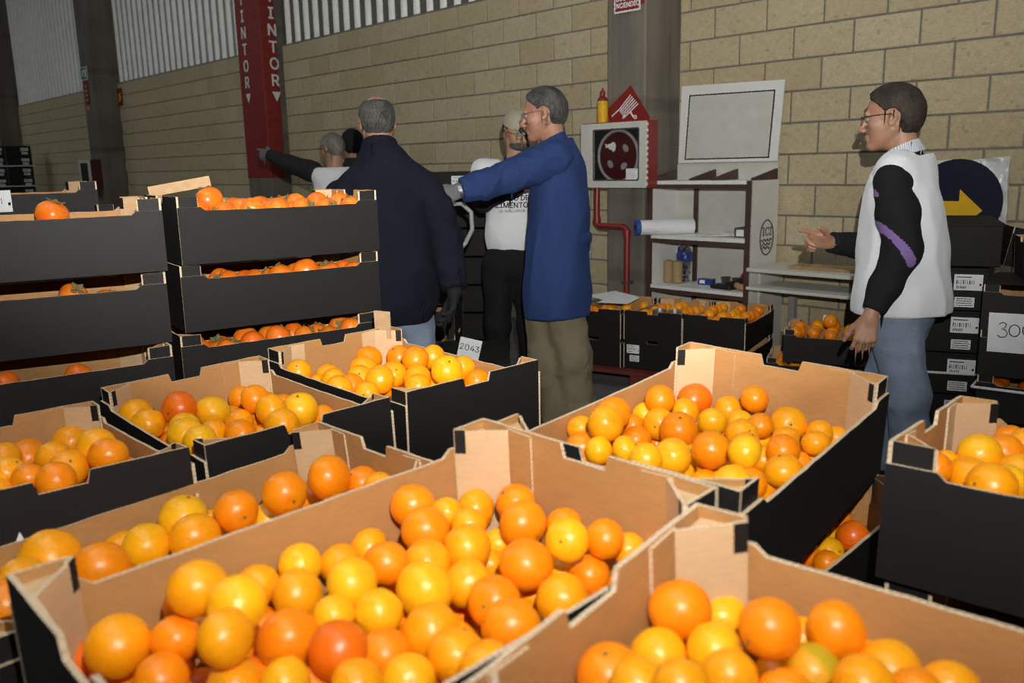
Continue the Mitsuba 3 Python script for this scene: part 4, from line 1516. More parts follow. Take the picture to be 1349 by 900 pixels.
clip_post(V, lambda P: np.maximum(0.905 - P[:, 2], np.where(np.linalg.norm((P - neck)[:, :2], axis=1) < 0.115, (P - neck) @ tilt + 0.02, -1)))
part(p, 't_shirt', V, 0.009, 'm_shirtwhite', label='white T-shirt with dark lettering')
for txt, hgt, z, s in (('BANCO DE', 0.030, 1.222, 0), ('ALIMENTOS', 0.030, 1.180, 0), ('DE MALLORCA', 0.016, 1.146, 0)):
    tm = text_flat(txt, hgt, 0.002, hgt > 0.02)
    ctr = ch + f * 0.20 - l * 0.028
    tm.apply_transform(M4(np.stack([l, -f, u], 1), (ctr[0], ctr[1], z)))
    q = drape(tm, V, -f)
    kx = put_mesh(p + '__shirt_lettering', q, 'm_ink')
    labels[kx] = {'label': 'dark lettering ' + txt + ' on the white shirt'}
SW = Field(0.03)
SW.c(ch + u * 0.10, neck + u * 0.012, 0.085, 0.072)
clip_post(SW, lambda P: (P - neck) @ tilt - 0.02)
part(p, 'sweater', SW, 0.009, 'm_knit', label='black high neckline')
sleeve(p, [shL * 0.6 + elL * 0.4, elL, (elL + wrL) / 2, wrL + (elL - wrL) * 0.05], [0.060, 0.062, 0.055, 0.044], 'm_knit', 0.008, 53)
sleeve(p, [shR * 0.6 + elR * 0.4 - u * 0.01, elR, wrR + (elR - wrR) * 0.05], [0.052, 0.054, 0.042], 'm_knit', 0.006, 54)
trousers(p, legsC, pel - u * 0.02, f, l, 0.94, 'm_trousers', (0.098, 0.076, 0.068), 0.008, 17, label='black trousers')
for an in legsC:
    shoe(p, an[2], f)

# ---- the man pointing, far behind
p = person('person', 'white-haired person in white bib and dark sleeves, far behind, pointing left')
f, l, u = axes(168)
ch, pel, neck = A_([-6.055, 3.855, 1.25]), A_([-6.03, 3.84, 0.84]), A_([-6.075, 3.868, 1.45])
HR, Ht, Hs = head_pose(185, 8), A_([-6.105, 3.868, 1.575]), 0.98
shL, elL, wrL = A_([-6.150, 3.700, 1.400]), A_([-6.382, 3.612, 1.473]), A_([-6.634, 3.591, 1.548])
shR, elR, wrR = ch - l * 0.18 + u * 0.12, A_([-5.98, 4.06, 1.10]), A_([-6.06, 4.02, 0.86])
legsB = [(pel + l * 0.09 - u * 0.05, pel + l * 0.10 - u * 0.41, pel + l * 0.11 - u * 0.76), (pel - l * 0.09 - u * 0.05, pel - l * 0.10 - u * 0.41, pel - l * 0.11 - u * 0.76)]
hL = hand_field(((0.05, 0.1, 0.1), (0.7, 0.9, 0.6), (0.8, 1.0, 0.6), (0.9, 1.0, 0.6)), 0.3, 1.08, -1).xf(hand_frame(wrL, A_([-6.81, 3.56, 1.56]), l + 0.4 * u), wrL)
hR = hand_field((0.4, 0.4, 0.45, 0.5), 0.3, 1.0, 1).xf(hand_frame(wrR, A_([-6.08, 4.0, 0.7]), -l), wrR)
B = body_field((pel, ch), [(shL, elL, wrL), (shR, elR, wrR)], (HR, Ht, Hs), neck, None, (hR,))
part(p, 'body', B, 0.006, 'm_skin', n=2)
GL = Field(0.007)
GL.p = [(q[0], q[1], q[2], q[3] + 0.002, q[4] + 0.002, q[5], q[6], q[7], q[8] + .002) if q[0] == 'c' else q for q in hL.p]
part(p, 'glove', GL, 0.006, 'm_glove', label='grey glove')
part(p, 'hair', hair_field(HR, Ht, Hs, 0.016, line=0.06), 0.007, 'm_hair_white', label='white hair')
Rt = np.stack([f, l, u], 1)
V = Field(0.05)
V.e(ch - u * 0.02, (0.140, 0.180, 0.23), Rt)
V.e(pel + u * 0.20, (0.140, 0.180, 0.28), Rt)
V.c(ch + u * 0.09, ch + l * 0.13 + u * 0.12, 0.085, 0.07)
V.c(ch + u * 0.09, ch - l * 0.13 + u * 0.12, 0.085, 0.07)
wrinkle(V, 0.010, 9, 61, (1, 1, 0.5))
clip_post(V, lambda P: np.maximum(0.86 - P[:, 2], (P - neck) @ u + 0.02))
part(p, 'bib', V, 0.011, 'm_vest', label='white bib')
sleeve(p, [shL, elL, wrL + (elL - wrL) * 0.06], [0.085, 0.065, 0.045], 'm_blackmatte', 0.009, 63)
sleeve(p, [shR, elR, wrR + (elR - wrR) * 0.06], [0.08, 0.065, 0.045], 'm_blackmatte', 0.009, 64)
trousers(p, legsB, pel, f, l, 0.9, 'm_trousers', (0.098, 0.076, 0.068), 0.008, 18, h=0.013)
for an in legsB:
    shoe(p, an[2], f)

# ---- the one in the dark woollen cap beside him
p = person('person', 'person in dark woollen hat and dark jacket, behind the head of the balding man')
f, l, u = axes(160)
ch, pel, neck = A_([-6.40, 4.29, 1.275]), A_([-6.39, 4.29, 0.86]), A_([-6.415, 4.285, 1.48])
HR, Ht, Hs = head_pose(165, 6), A_([-6.435, 4.282, 1.615]), 1.04
shL, elL, wrL = ch + l * 0.17 + u * 0.12, ch + l * 0.22 - u * 0.16, ch + l * 0.20 - u * 0.40 + f * 0.05
shR, elR, wrR = ch - l * 0.17 + u * 0.12, ch - l * 0.22 - u * 0.16, ch - l * 0.20 - u * 0.40 + f * 0.05
legsF = [(pel + l * 0.09 - u * 0.05, pel + l * 0.10 - u * 0.41, pel + l * 0.11 - u * 0.78), (pel - l * 0.09 - u * 0.05, pel - l * 0.10 - u * 0.41, pel - l * 0.11 - u * 0.78)]
hL = hand_field((0.4, 0.4, 0.45, 0.5), 0.3, 1.0, -1).xf(hand_frame(wrL, wrL - u * 0.16 + f * 0.04, l), wrL)
hR = hand_field((0.4, 0.4, 0.45, 0.5), 0.3, 1.0, 1).xf(hand_frame(wrR, wrR - u * 0.16 + f * 0.04, -l), wrR)
B = body_field((pel, ch), [(shL, elL, wrL), (shR, elR, wrR)], (HR, Ht, Hs), neck, None, (hL, hR))
part(p, 'body', B, 0.006, 'm_skin', n=2)
CA = Field(0.02)
CA.e((-0.014, 0, 0.036), (0.112, 0.092, 0.100))
CA.e((-0.05, 0, -0.01), (0.075, 0.082, 0.080))
CA = CA.xf(HR, Ht, Hs)
clip_post(CA, lambda P: np.maximum(((P - Ht) @ HR)[:, 0] - np.interp(((P - Ht) @ HR)[:, 2], [-0.08, 0.0, 0.05, 0.07], [-0.03, 0.01, 0.05, 0.2]), -0.075 - ((P - Ht) @ HR)[:, 2]))
part(p, 'hat', CA, 0.006, 'm_knit', label='dark woollen hat')
Rt = np.stack([f, l, u], 1)
V = Field(0.05)
V.e(ch - u * 0.02, (0.140, 0.180, 0.23), Rt)
V.e(pel + u * 0.18, (0.145, 0.185, 0.30), Rt)
V.c(ch + u * 0.09, shL - l * 0.02, 0.085, 0.07)
V.c(ch + u * 0.09, shR + l * 0.02, 0.085, 0.07)
V.c(ch + u * 0.10, neck + u * 0.03, 0.09, 0.085)
wrinkle(V, 0.012, 8, 71, (1, 1, 0.5))
clip_post(V, lambda P: np.maximum(0.78 - P[:, 2], (P - neck) @ u - 0.03))
part(p, 'jacket', V, 0.011, 'm_blackmatte', label='dark jacket')
sleeve(p, [shL, elL, wrL + (elL - wrL) * 0.06], [0.085, 0.070, 0.05], 'm_blackmatte', 0.009, 73)
sleeve(p, [shR, elR, wrR + (elR - wrR) * 0.06], [0.085, 0.070, 0.05], 'm_blackmatte', 0.009, 74)
trousers(p, legsF, pel, f, l, 0.9, 'm_trousers', (0.098, 0.076, 0.068), 0.008, 19, h=0.013)
for an in legsF:
    shoe(p, an[2], f)
# ---------------------------------------------------------------- things by the wall
def thing(name, label, cat_, group=None):
    k = key(name)
    lab(k, label, cat_, group)
    return k


def sub(k, name, mesh, m, smooth=False, label=None):
    kk = put_mesh(k + '__' + name, mesh, m, smooth)
    if label:
        labels[kk] = {'label': label}
    return kk


def plate(pts, y0, y1):
    """A flat sheet: outline (x, z), from y0 to y1."""
    m = extr(Polygon(pts), abs(y1 - y0))
    m.apply_transform(M4(rotx(90)))      # (x, y, d) -> (x, -d, y)
    m.apply_translation((0, max(y0, y1), 0))
    return m


def frame_plate(out, inn, y0, y1):
    m = extr(Polygon(out, [inn]), abs(y1 - y0))
    m.apply_transform(M4(rotx(90)))
    m.apply_translation((0, max(y0, y1), 0))
    return m


def rect(x0, x1, z0, z1, r=0.0):
    p = sbox(x0, z0, x1, z1)
    if r:
        p = p.buffer(-r).buffer(r, 6)
    return list(p.exterior.coords)[:-1]


# hose reel cabinet on the column
k = thing('hose_cabinet', 'white-framed red hose reel cabinet on the concrete column, its window open', 'cabinet')
labels[k]['label'] = 'white-framed red hose reel cabinet with a window, on the column beside the blue coat'
X0, X1, Z0, Z1 = -4.265, -3.660, 1.24, 1.70
sub(k, 'body', cat(bx(X0, X1, 4.925, 4.934, Z0, Z1), bx(X0, X0 + .012, 4.835, 4.93, Z0, Z1), bx(X1 - .012, X1, 4.835, 4.93, Z0, Z1), bx(X0, X1, 4.835, 4.93, Z1 - .012, Z1), bx(X0, X1, 4.835, 4.93, Z0, Z0 + .012)), 'm_red', label='red metal box')
sub(k, 'door_frame', frame_plate(rect(X0, X1 - .012, Z0 + .002, Z1 - .006, .008), rect(-4.147, -3.733, 1.293, 1.650, .015), 4.820, 4.834), 'm_offwhite', label='off-white door frame')
sub(k, 'back_plate', bx(X0 + .013, X1 - .013, 4.918, 4.924, Z0 + .013, Z1 - .013), 'm_blackmatte', label='dark inside')
sub(k, 'seal', frame_plate(rect(-4.150, -3.730, 1.290, 1.653, .015), rect(-4.140, -3.740, 1.300, 1.643, .012), 4.8175, 4.8195), 'm_darkgrey')
sub(k, 'window_pane', bx(-4.147, -3.733, 4.828, 4.829, 1.293, 1.650), 'm_glass')
for i in range(11):
    z = Z0 + 0.03 + i * (Z1 - Z0 - 0.06) / 10
    sub(k, 'hinge', bx(X1 - .012, X1 - .004, 4.816, 4.836, z - .009, z + .009), 'm_white')
reel = lathe([(0.0, -0.006), (0.035, -0.006), (0.04, 0.0), (0.135, 0.0), (0.150, -0.008), (0.185, -0.008), (0.19, 0.0), (0.185, 0.012), (0, 0.012)], 40)
reel.apply_transform(M4(rotx(90), (-3.945, 4.868, 1.462)))
rk = sub(k, 'hose_reel', reel, 'm_darkred', 30, 'dark red hose reel')
for a in range(4):
    t = math.radians(38 + 90 * a)
    d = extr(affinity.scale(Point(0, 0).buffer(0.030, 10), 0.72, 1.0), 0.004)
    d.apply_transform(M4(rotz(38 + 90 * a), (0.088 * math.cos(t), 0.088 * math.sin(t), 0)))
    d.apply_transform(M4(rotx(90), (-3.945, 4.8555, 1.462)))
    put_mesh(rk + '__opening', d, 'm_grey')
th = np.linspace(0, 2 * np.pi, 41)
put_mesh(rk + '__hose', tube(np.stack([-3.945 + 0.178 * np.cos(th), 4.856 + 0 * th, 1.462 + 0.178 * np.sin(th)], 1), 0.012, 8, False), 'm_grey', True)
hnd = Polygon([(-4.06, 1.545), (-4.05, 1.535), (-4.055, 1.522), (-4.03, 1.525), (-4.02, 1.512), (-3.995, 1.508), (-3.985, 1.49), (-3.965, 1.505), (-3.958, 1.53), (-3.965, 1.555), (-3.985, 1.562), (-4.01, 1.55), (-4.03, 1.548), (-4.035, 1.538), (-4.048, 1.55)])
put_mesh(rk + '__label', plate(list(hnd.exterior.coords)[:-1], 4.846, 4.848), 'm_white')
nk_ = sub(k, 'notice', bx(-3.850, -3.742, 4.8265, 4.8275, 1.298, 1.374), 'm_paper', label='white printed notice behind the glass')
ln = []
for i, w in enumerate((0.085, 0.06, 0.08, 0.09, 0.07)):
    z = 1.364 - i * 0.013
    ln.append(bx(-3.845, -3.845 + w, 4.826, 4.8265, z - .0018, z + .0018))
put_mesh(nk_ + '__print', cat(*ln), 'm_grey')

k = thing('hose_sign', 'tilted red square sign with white hose reel symbol above the hose cabinet', 'sign')
sq = Polygon([(-3.888, 1.945), (-3.715, 1.717), (-3.735, 1.703), (-4.075, 1.703), (-4.108, 1.786)])
sub(k, 'panel', plate(list(sq.exterior.coords)[:-1], 4.918, 4.923), 'm_red')
st = []


def bar2(a, b, w):
    a, b = A_(a), A_(b)
    n = A_([-(b - a)[1], (b - a)[0]]) / np.linalg.norm(b - a) * w / 2
    return plate([tuple(a + n), tuple(b + n), tuple(b - n), tuple(a - n)][::-1], 4.9155, 4.9178)


for i in range(6):
    f_ = i / 5
    st.append(bar2((-3.992 + 0.050 * f_, 1.782 - 0.053 * f_), (-3.884 + 0.066 * f_, 1.881 - 0.064 * f_), 0.0075))
st += [bar2((-4.053, 1.744), (-3.985, 1.789), 0.008), bar2((-3.955, 1.722), (-3.935, 1.745), 0.007), bar2((-3.888, 1.767), (-3.858, 1.728), 0.012)]
rg = Point(-3.843, 1.728).buffer(0.014, 8).difference(Point(-3.843, 1.728).buffer(0.007, 8))
st.append(frame_plate(list(rg.exterior.coords)[:-1], list(rg.interiors[0].coords)[:-1], 4.9155, 4.9178))
sub(k, 'symbol', cat(*st), 'm_white', label='white hose reel symbol')

k = thing('bottle', 'yellow bottle with red cap standing on the hose cabinet', 'bottle')
b = lathe([(0, 0), (.034, 0), (.038, .006), (.038, .05), (.036, .055), (.038, .06), (.038, .125), (.036, .13), (.038, .135), (.037, .160), (.028, .172), (0.012, .176)], 20)
sub(k, 'body', xf(b, t=(-4.105, 4.875, 1.7005)), 'm_yellow', 40)
sub(k, 'shoulder', xf(lathe([(.0385, .150), (.0390, .158), (.031, .174), (.018, .182), (.016, .188)], 20), t=(-4.105, 4.875, 1.7005)), 'm_red', 40)
sub(k, 'cap', xf(lathe([(.017, .186), (.019, .188), (.019, .215), (.014, .222), (.007, .224), (.006, .240), (0, .242)], 16), t=(-4.105, 4.875, 1.7005)), 'm_red', 40, 'red cap')

k = thing('fire_pipe', 'red water pipe running down under the hose cabinet', 'pipe')
sub(k, 'run', tube([(-4.172, 4.89, 1.238), (-4.172, 4.89, 1.0), (-4.165, 4.89, 0.975), (-4.145, 4.89, 0.961), (-3.92, 4.89, 0.961), (-3.897, 4.89, 0.948), (-3.889, 4.89, 0.925), (-3.889, 4.89, 0.02)], 0.022, 12), 'm_red', True)
for z in (1.0, 0.92):
    x = -4.172 if z == 1.0 else -3.889
    sub(k, 'elbow', lathe([(0.0, -.02), (.029, -.02), (.029, .02), (0, .02)], 14).apply_transform(M4(None, (x, 4.89, z))), 'm_red', 40)
sub(k, 'clamp', bx(-3.919, -3.859, 4.868, 4.936, 0.55, 0.57), 'm_darkgrey')

k = thing('fire_sign', 'red sign with white border reading BOCA DE INCENDIO, high on the concrete column', 'sign')
sub(k, 'panel', bx(-4.031, -3.803, 4.910, 4.914, 2.435, 2.66), 'm_white')
sub(k, 'face', bx(-4.020, -3.814, 4.908, 4.9098, 2.446, 2.65), 'm_red', label='red face')
sub(k, 'back_panel', bx(-4.05, -3.785, 4.920, 4.934, 2.475, 2.70), 'm_red')
for t_, z in (('BOCA DE', 2.528), ('INCENDIO', 2.482)):
    sub(k, 'lettering', xf(text_flat(t_, 0.032, 0.001, True), t=(-3.917, 4.9065, z)), 'm_paper', label='white lettering ' + t_)

# shelf unit
k = thing('shelf_unit', 'white shelf unit with brown edges standing against the wall, a round emblem on its side', 'shelf')
XA, XB, YA, YB_ = -3.745, -2.925, 4.94, 5.285


def side_poly(y0, y1, z0, zf, zb):
    m = extr(Polygon([(y0, z0), (y1, z0), (y1, zb), (y0, zf)]), 0.018)   # (y, z, d)
    m.vertices = np.asarray(m.vertices)[:, [2, 0, 1]]
    return m


for nm, x in (('side_panel', XB - .018), ('side_panel', XA)):
    sub(k, nm, xf(side_poly(YA + .006, YB_, 0.0, 1.285, 1.285), t=(x, 0, 0)), 'm_white')
for x in (XB - .030, XA):
    sub(k, 'edge_strip', bx(x - .004, x + .030, YA - .002, YA + .02, 0, 1.285), 'm_brown', label='brown front edge')
for x in (XB - .018, XA, -3.415, -3.24):
    sub(k, 'sloping_divider', xf(side_poly(YA + .02, YB_ - .02, 1.287, 1.300, 1.358), t=(x, 0, 0)), 'm_brown', label='brown sloping divider')
for z, nm in ((1.262, 'top_board'), (0.885, 'shelf'), (0.532, 'shelf')):
    s_ = sub(k, nm, bx(XA + .019, XB - .019, YA + .004, YB_ - .008, z, z + .024), 'm_white')
    put_mesh(s_ + '__rail', bx(XA + .03, XB - .034, YA, YA + .018, z - .028, z - .001), 'm_brown')
sub(k, 'back_panel', bx(XA + .01, XB - .01, YB_ - .007, YB_, 0.05, 1.40), 'm_offwhite')
sub(k, 'rear_post', bx(XA + .17, XA + .20, YB_ - .028, YB_ - .008, 0.0, 1.26), 'm_brown', label='brown rear post')
# emblem: a ring with letters over three waves
em = []
th = np.linspace(0, 2 * np.pi, 33)
ex, ey, ez = XB + 0.001, 5.150, 0.910
em.append(tube(np.stack([np.full(33, ex), ey + 0.083 * np.cos(th), ez + 0.115 * np.sin(th)], 1), 0.0048, 6, False))
for j, dz in enumerate((-0.018, -0.043, -0.068)):
    w = 0.066 - 0.010 * j
    s_ = np.linspace(-w, w, 21)
    em.append(tube(np.stack([np.full(21, ex), ey + s_, ez + dz + 0.0085 * np.sin(s_ * 2 * np.pi / 0.042)], 1), 0.0042, 6))
tx_ = text_flat('ICI', 0.056, 0.002, False)
tx_.apply_transform(M4(rotz(90), (XB + 0.003, ey, ez + 0.040), (1, 1, 1)))
em.append(tx_)
sub(k, 'emblem', cat(*em), 'm_brown', label='brown round emblem reading ICI over waves')

k = thing('board', 'white board with a black outline leaning on the wall above the shelf unit', 'board')
Q4 = A_([(-3.711, 1.404), (-2.928, 1.404), (-2.921, 1.925), (-3.725, 1.945)])
m = plate([tuple(q) for q in Q4], -0.008, 0.0)
TB = M4(rotx(-4), (0, 5.285, 0))
TB = M4(None, (0, 5.262, 1.404)) @ M4(rotx(-5)) @ M4(None, (0, 0, -1.404))
m.apply_transform(TB)
sub(k, 'panel', m, 'm_white')
o = [(-3.658, 1.425), (-2.988, 1.425), (-2.982, 1.866), (-3.655, 1.878)]
i_ = affinity.scale(Polygon(o), 0.970, 0.960)
m = frame_plate(o, list(i_.exterior.coords)[:-1], -0.0098, -0.008)
m.apply_transform(TB)
sub(k, 'outline', m, 'm_black', label='black outline')
m = plate(list(i_.exterior.coords)[:-1][::1], -0.009, -0.0082)
m.apply_transform(TB)
sub(k, 'inner_panel', m, 'm_offwhite')

# things on the shelves
k = thing('paper_roll', 'thick paper roll with a blue end sticking out of the middle shelf', 'roll')
a, b = A_([-3.775, 4.86, 0.962]), A_([-3.53, 5.19, 0.962])
sub(k, 'roll', tube([a, b], 0.052, 20), 'm_paper', 40)
d = unit(a - b)
sub(k, 'end_cap', tube([a - d * .02, a + d * .012], [0.0535, 0.0535], 20), 'm_bluecap' if 'm_bluecap' in scene else 'm_darkgrey', 40, 'blue end')
mat('m_bluecap', pr((0.02, 0.085, 0.30), 0.4, 0.5))
scene[k + '__end_cap']['bsdf'] = {'type': 'ref', 'id': 'm_bluecap'}
sub(k, 'core', tube([a + d * .0125, a + d * .0135], 0.022, 16), 'm_black')

k = thing('carton_box', 'small open grey box with papers on the right of the middle shelf', 'box')
sub(k, 'body', cat(bx(-3.10, -2.965, 5.04, 5.20, .9095, .914), bx(-3.10, -3.096, 5.04, 5.20, .9095, .975), bx(-2.969, -2.965, 5.04, 5.20, .9095, .975), bx(-3.10, -2.965, 5.04, 5.044, .9095, .975), bx(-3.10, -2.965, 5.196, 5.20, .9095, .985)), 'm_darkgrey')
sub(k, 'front_label', bx(-3.085, -3.03, 5.038, 5.0395, .92, .962), 'm_paper')
k = thing('sheet', 'crumpled strips of paper beside the small box on the middle shelf', 'paper')
sub(k, 'strip', xf(bx(-.09, .09, -.03, .03, 0, .004), rotz(10) @ roty(-4), (-3.19, 5.06, .917)), 'm_paper')
sub(k, 'strip', xf(bx(-.05, .05, -.035, .035, 0, .018), rotz(-15), (-3.16, 5.08, .922)), 'm_offwhite')
k = thing('sheet', 'pink and white sheet lying flat in the middle of the shelf', 'paper')
sub(k, 'page', bx(-3.52, -3.36, 5.0, 5.12, .9092, .9105), 'm_pink' if 'm_pink' in scene else 'm_paper')
for i, x in enumerate((-3.662, -3.587)):
    k = thing('twine_spool', ('left' if i == 0 else 'right') + ' of two tan twine spools on the lower shelf', 'twine', 'twine spools on the lower shelf')
    P = []
    for j in range(13):
        P.append((0.036 + 0.0015 * (j % 2), 0.005 + j * 0.0125))
    sub(k, 'winding', xf(lathe([(0, 0.0)] + P + [(0.012, 0.166), (0, 0.166)], 20), t=(x, 5.09, .5565)), 'm_twine', 30)
mat('m_twine', pr(speckle((0.34, 0.25, 0.12), 0.3, 220), 0.8, 0.25))


def foil_noise(p, n, uv):
    return fbm(p.x * 60, p.y * 60, p.z * 60, 3)


mat('m_foil', {'type': 'bumpmap', 'arbitrary': proc(foil_noise), 'scale': 0.05, 'bsdf': pr((0.78, 0.78, 0.8), 0.22, 0.5, metallic=1.0)})
mat('m_foilblue', pr((0.02, 0.04, 0.22), 0.3, 0.5))
k = thing('foil_bag', 'tall shiny foil bag with a blue band on the lower shelf', 'bag')
F = Field(0.03)
F.c((-3.60, 5.19, .585), (-3.60, 5.195, .74), 0.040, 0.046)
F.c((-3.60, 5.195, .74), (-3.615, 5.20, .865), 0.046, 0.030)
F.e((-3.618, 5.20, .872), (.045, .012, .016))
wrinkle(F, 0.014, 38, 4, (1, 1, 1))
clip_post(F, lambda P: .558 - P[:, 2])
M_ = surface(F, 0.007)
sub(k, 'bag', M_, 'm_foil')
c_ = M_.triangles_center
sub(k, 'band', patch(M_, (np.abs(c_[:, 2] - .755 + 0.35 * (c_[:, 0] + 3.60)) < .034), 0.002), 'm_foilblue', True, 'blue printed band')
k = thing('small_box', 'small blue and white box on the lower shelf', 'box')
sub(k, 'body', xf(bx(-.055, .055, -.03, .03, 0, .042, .003), rotz(8), (-3.385, 5.16, .5567)), 'm_foilblue')
sub(k, 'print', xf(bx(-.04, .0, -.0312, -.0305, .010, .034), rotz(8), (-3.385, 5.16, .5567)), 'm_paper')
for i, x in enumerate((-3.255, -3.165)):
    k = thing('glass_cup', ('left' if i == 0 else 'right') + ' of two clear cups on the lower shelf', 'cup', 'clear cups on the lower shelf')
    sub(k, 'body', xf(lathe([(0.0, 0.0), (.027, 0.0), (.034, .062), (.0325, .062), (.026, .004), (0, .004)], 20), t=(x, 5.20, .5567)), 'm_cupglass' if 'm_cupglass' in scene else 'm_grey', 40)
mat('m_cupglass', {'type': 'dielectric', 'int_ior': 1.45})
for q in ('glass_cup', 'glass_cup_001'):
    scene[q + '__body']['bsdf'] = {'type': 'ref', 'id': 'm_cupglass'}
k = thing('tape_gun', 'red and black tape dispenser on the right of the lower shelf', 'tool')
sub(k, 'wheel', xf(lathe([(.03, -.025), (.062, -.025), (.062, .025), (.03, .025)], 24), rotx(90), (-3.01, 5.10, .6205)), 'm_red', 40)
sub(k, 'frame', xf(bx(-.13, .02, -.012, .012, -.016, .016, .004), roty(-18), (-3.05, 5.07, .62)), 'm_black')
sub(k, 'handle', tube([(-3.07, 5.04, .59), (-3.03, 5.02, .583), (-2.985, 5.01, .585)], 0.022, 10), 'm_wood', True, 'tan handle')
k = thing('tray', 'flat black tray beside the tape dispenser on the lower shelf', 'tray')
sub(k, 'body', xf(bx(-.10, .07, -.05, .05, 0, .03, .008), rotz(-6), (-3.16, 5.05, .5567)), 'm_blacktray' if 'm_blacktray' in scene else 'm_black')

# desk
k = thing('desk', 'grey-white work desk with a second level, to the right of the shelf unit', 'desk')
sub(k, 'top', bx(-2.885, -1.75, 4.84, 5.28, .715, .74, .004), 'm_desk' if 'm_desk' in scene else 'm_offwhite')
sub(k, 'lower_shelf', bx(-2.86, -1.78, 4.80, 5.2, .605, .625, .004), 'm_offwhite')
sub(k, 'side_panel', bx(-2.88, -2.86, 4.98, 5.27, 0.0, .714), 'm_offwhite')
sub(k, 'side_panel', bx(-1.80, -1.78, 4.86, 5.27, 0.0, .714), 'm_offwhite')
for x in (-2.72, -1.86):
    sub(k, 'leg', bx(x - .02, x + .02, 5.14, 5.18, 0.0, .604), 'm_grey')
k = thing('plank', 'tan wooden plank lying on the desk', 'plank')
sub(k, 'board', bx(-2.66, -2.0, 4.96, 5.10, .7405, .758, .003), 'm_wood')
# ---------------------------------------------------------------- the trays and stacks further back
def sticker(kc, side, x, z, w, h, kind='code'):
    """A printed label on a carton: side 'short' (-x end), 'short2' (+x end) or 'long' (-y side)."""
    W = CARTONS[kc]
    base = bx(-w / 2, w / 2, -0.0012, -0.0002, -h / 2, h / 2)
    ms = []
    if kind == 'code':
        ms.append(bx(-w * .42, w * .1, -.0016, -.0012, h * .30, h * .36))
        for i in range(9):
            ms.append(bx(-w * .42 + i * w * .075, -w * .42 + i * w * .075 + w * (.02 + .02 * (i % 3 == 0)), -.0016, -.0012, -h * .12, h * .14))
        for i in range(6):
            ms.append(bx(-w * .40 + i * w * .06, -w * .40 + i * w * .06 + w * .03, -.0016, -.0012, -h * .40, -h * .22))
        ms.append(bx(w * .38, w * .46, -.0016, -.0012, -h * .2, -h * .06))
    else:
        for i in range(4):
            ms.append(bx(-w * .42, w * (.42 - .05 * (i % 2)), -.0016, -.0012, -h * .36 + i * h * .22, -h * .36 + i * h * .22 + h * .07))
    if side == 'long':
        A = M4(None, (x, -CW / 2, z))
    elif side == 'short':
        A = M4(rotz(-90), (-CL / 2, x, z))
    else:
        A = M4(rotz(90), (CL / 2, x, z))
    b = base.copy()
    b.apply_transform(W @ A)
    kk = put_mesh(kc + '__sticker', b, 'm_paper')
    labels[kk] = {'label': 'white printed sticker'}
    q = cat(*ms)
    q.apply_transform(W @ A)
    put_mesh(kk + '__print', q, 'm_ink')


def heap(kc, n, where, z0=0.135, r0=0.036, shade='oao', seed=1, rows=3, cols=6, keep=None):
    W = CARTONS[kc]
    r_ = random.Random(seed)
    i = 0
    for a in range(cols):
        for b in range(rows):
            if keep and not keep(a, b):
                continue
            x = (a - (cols - 1) / 2) * (0.56 / cols) + r_.uniform(-.005, .005)
            y = (b - (rows - 1) / 2) * (0.36 / rows) + r_.uniform(-.005, .005)
            r = min(r0, 0.275 / cols, 0.175 / rows) * r_.uniform(.96, 1.0)
            z = z0 + r_.uniform(-.016, .014)
            p = (W @ [x, y, z, 1])[:3]
            orange(p, r, r_.choice(shade), f'small orange, {ORD[b]} in row {("one", "two", "three", "four", "five", "six")[a]} of {where}', f'oranges in {where}', big=False)


mat('m_pallet_red', pr(speckle((0.12, 0.022, 0.018), 0.3, 30), 0.7, 0.3))
BT = [((-2.877, 4.650, 0.311), 104.0, 'the rightmost tray by the shelf unit'), ((-3.255, 4.552, 0.311), 104.0, 'the second tray by the shelf unit'), ((-3.640, 4.435, 0.311), 104.0, 'the tray with paper sheets')]
TK = []
for i, (p_, r_, w_) in enumerate(BT):
    kc = carton('orange_tray', ('black tray of oranges nearest the shelf unit and desk', 'black tray of oranges and steel tins in front of the shelf unit', 'black tray of oranges with white sheets lying on it, behind the blue coat')[i], p_, r_)
    TK.append(kc)
    heap(kc, 0, w_, 0.148 if i == 0 else 0.135, seed=20 + i, keep=(None if i != 2 else (lambda a, b: a in (0, 1, 2, 5))))
    kl = carton('carton', f'black carton under {w_}', (p_[0], p_[1], p_[2] - PITCH + .001), r_)
    if i > 0:
        sticker(kl, 'short', 0.13, 0.125, 0.085, 0.055)
        sticker(kl, 'short', 0.12, 0.065, 0.065, 0.04, 'lines')
pallet('pallet', 'dark red pallet under the trays by the shelf unit', -3.92, -2.66, 4.14, 4.76, 0.122, 'm_pallet_red', rot=14)
k = thing('sheet', 'white sheets of paper lying across the oranges behind the blue coat', 'paper')
W = CARTONS[TK[2]]
for i, (x, y, a, t) in enumerate(((0.05, -0.02, 8, 0), (0.14, 0.07, -14, 6))):
    m = bx(-.148, .148, -.105, .105, 0, .0012)
    m.apply_transform(W @ M4(rotz(a) @ rotx(t), (x, y, 0.192 + 0.008 * i)))
    sub(k, 'page', m, 'm_paper')
for i, x in enumerate((-0.17, -0.075)):
    k = thing('steel_tin', ('left' if i == 0 else 'right') + ' of two steel tins among oranges in front of the shelf unit', 'tin', 'steel tins in the tray')
    W = CARTONS[TK[1]]
    m = lathe([(0, 0), (.042, 0), (.044, .003), (.044, .045), (.0425, .045), (.041, .005), (0, .005)], 20)
    m.apply_transform(W @ M4(None, (-0.235, (-0.02, -0.12)[i], 0.150)))
    sub(k, 'body', m, 'm_steel', 40)
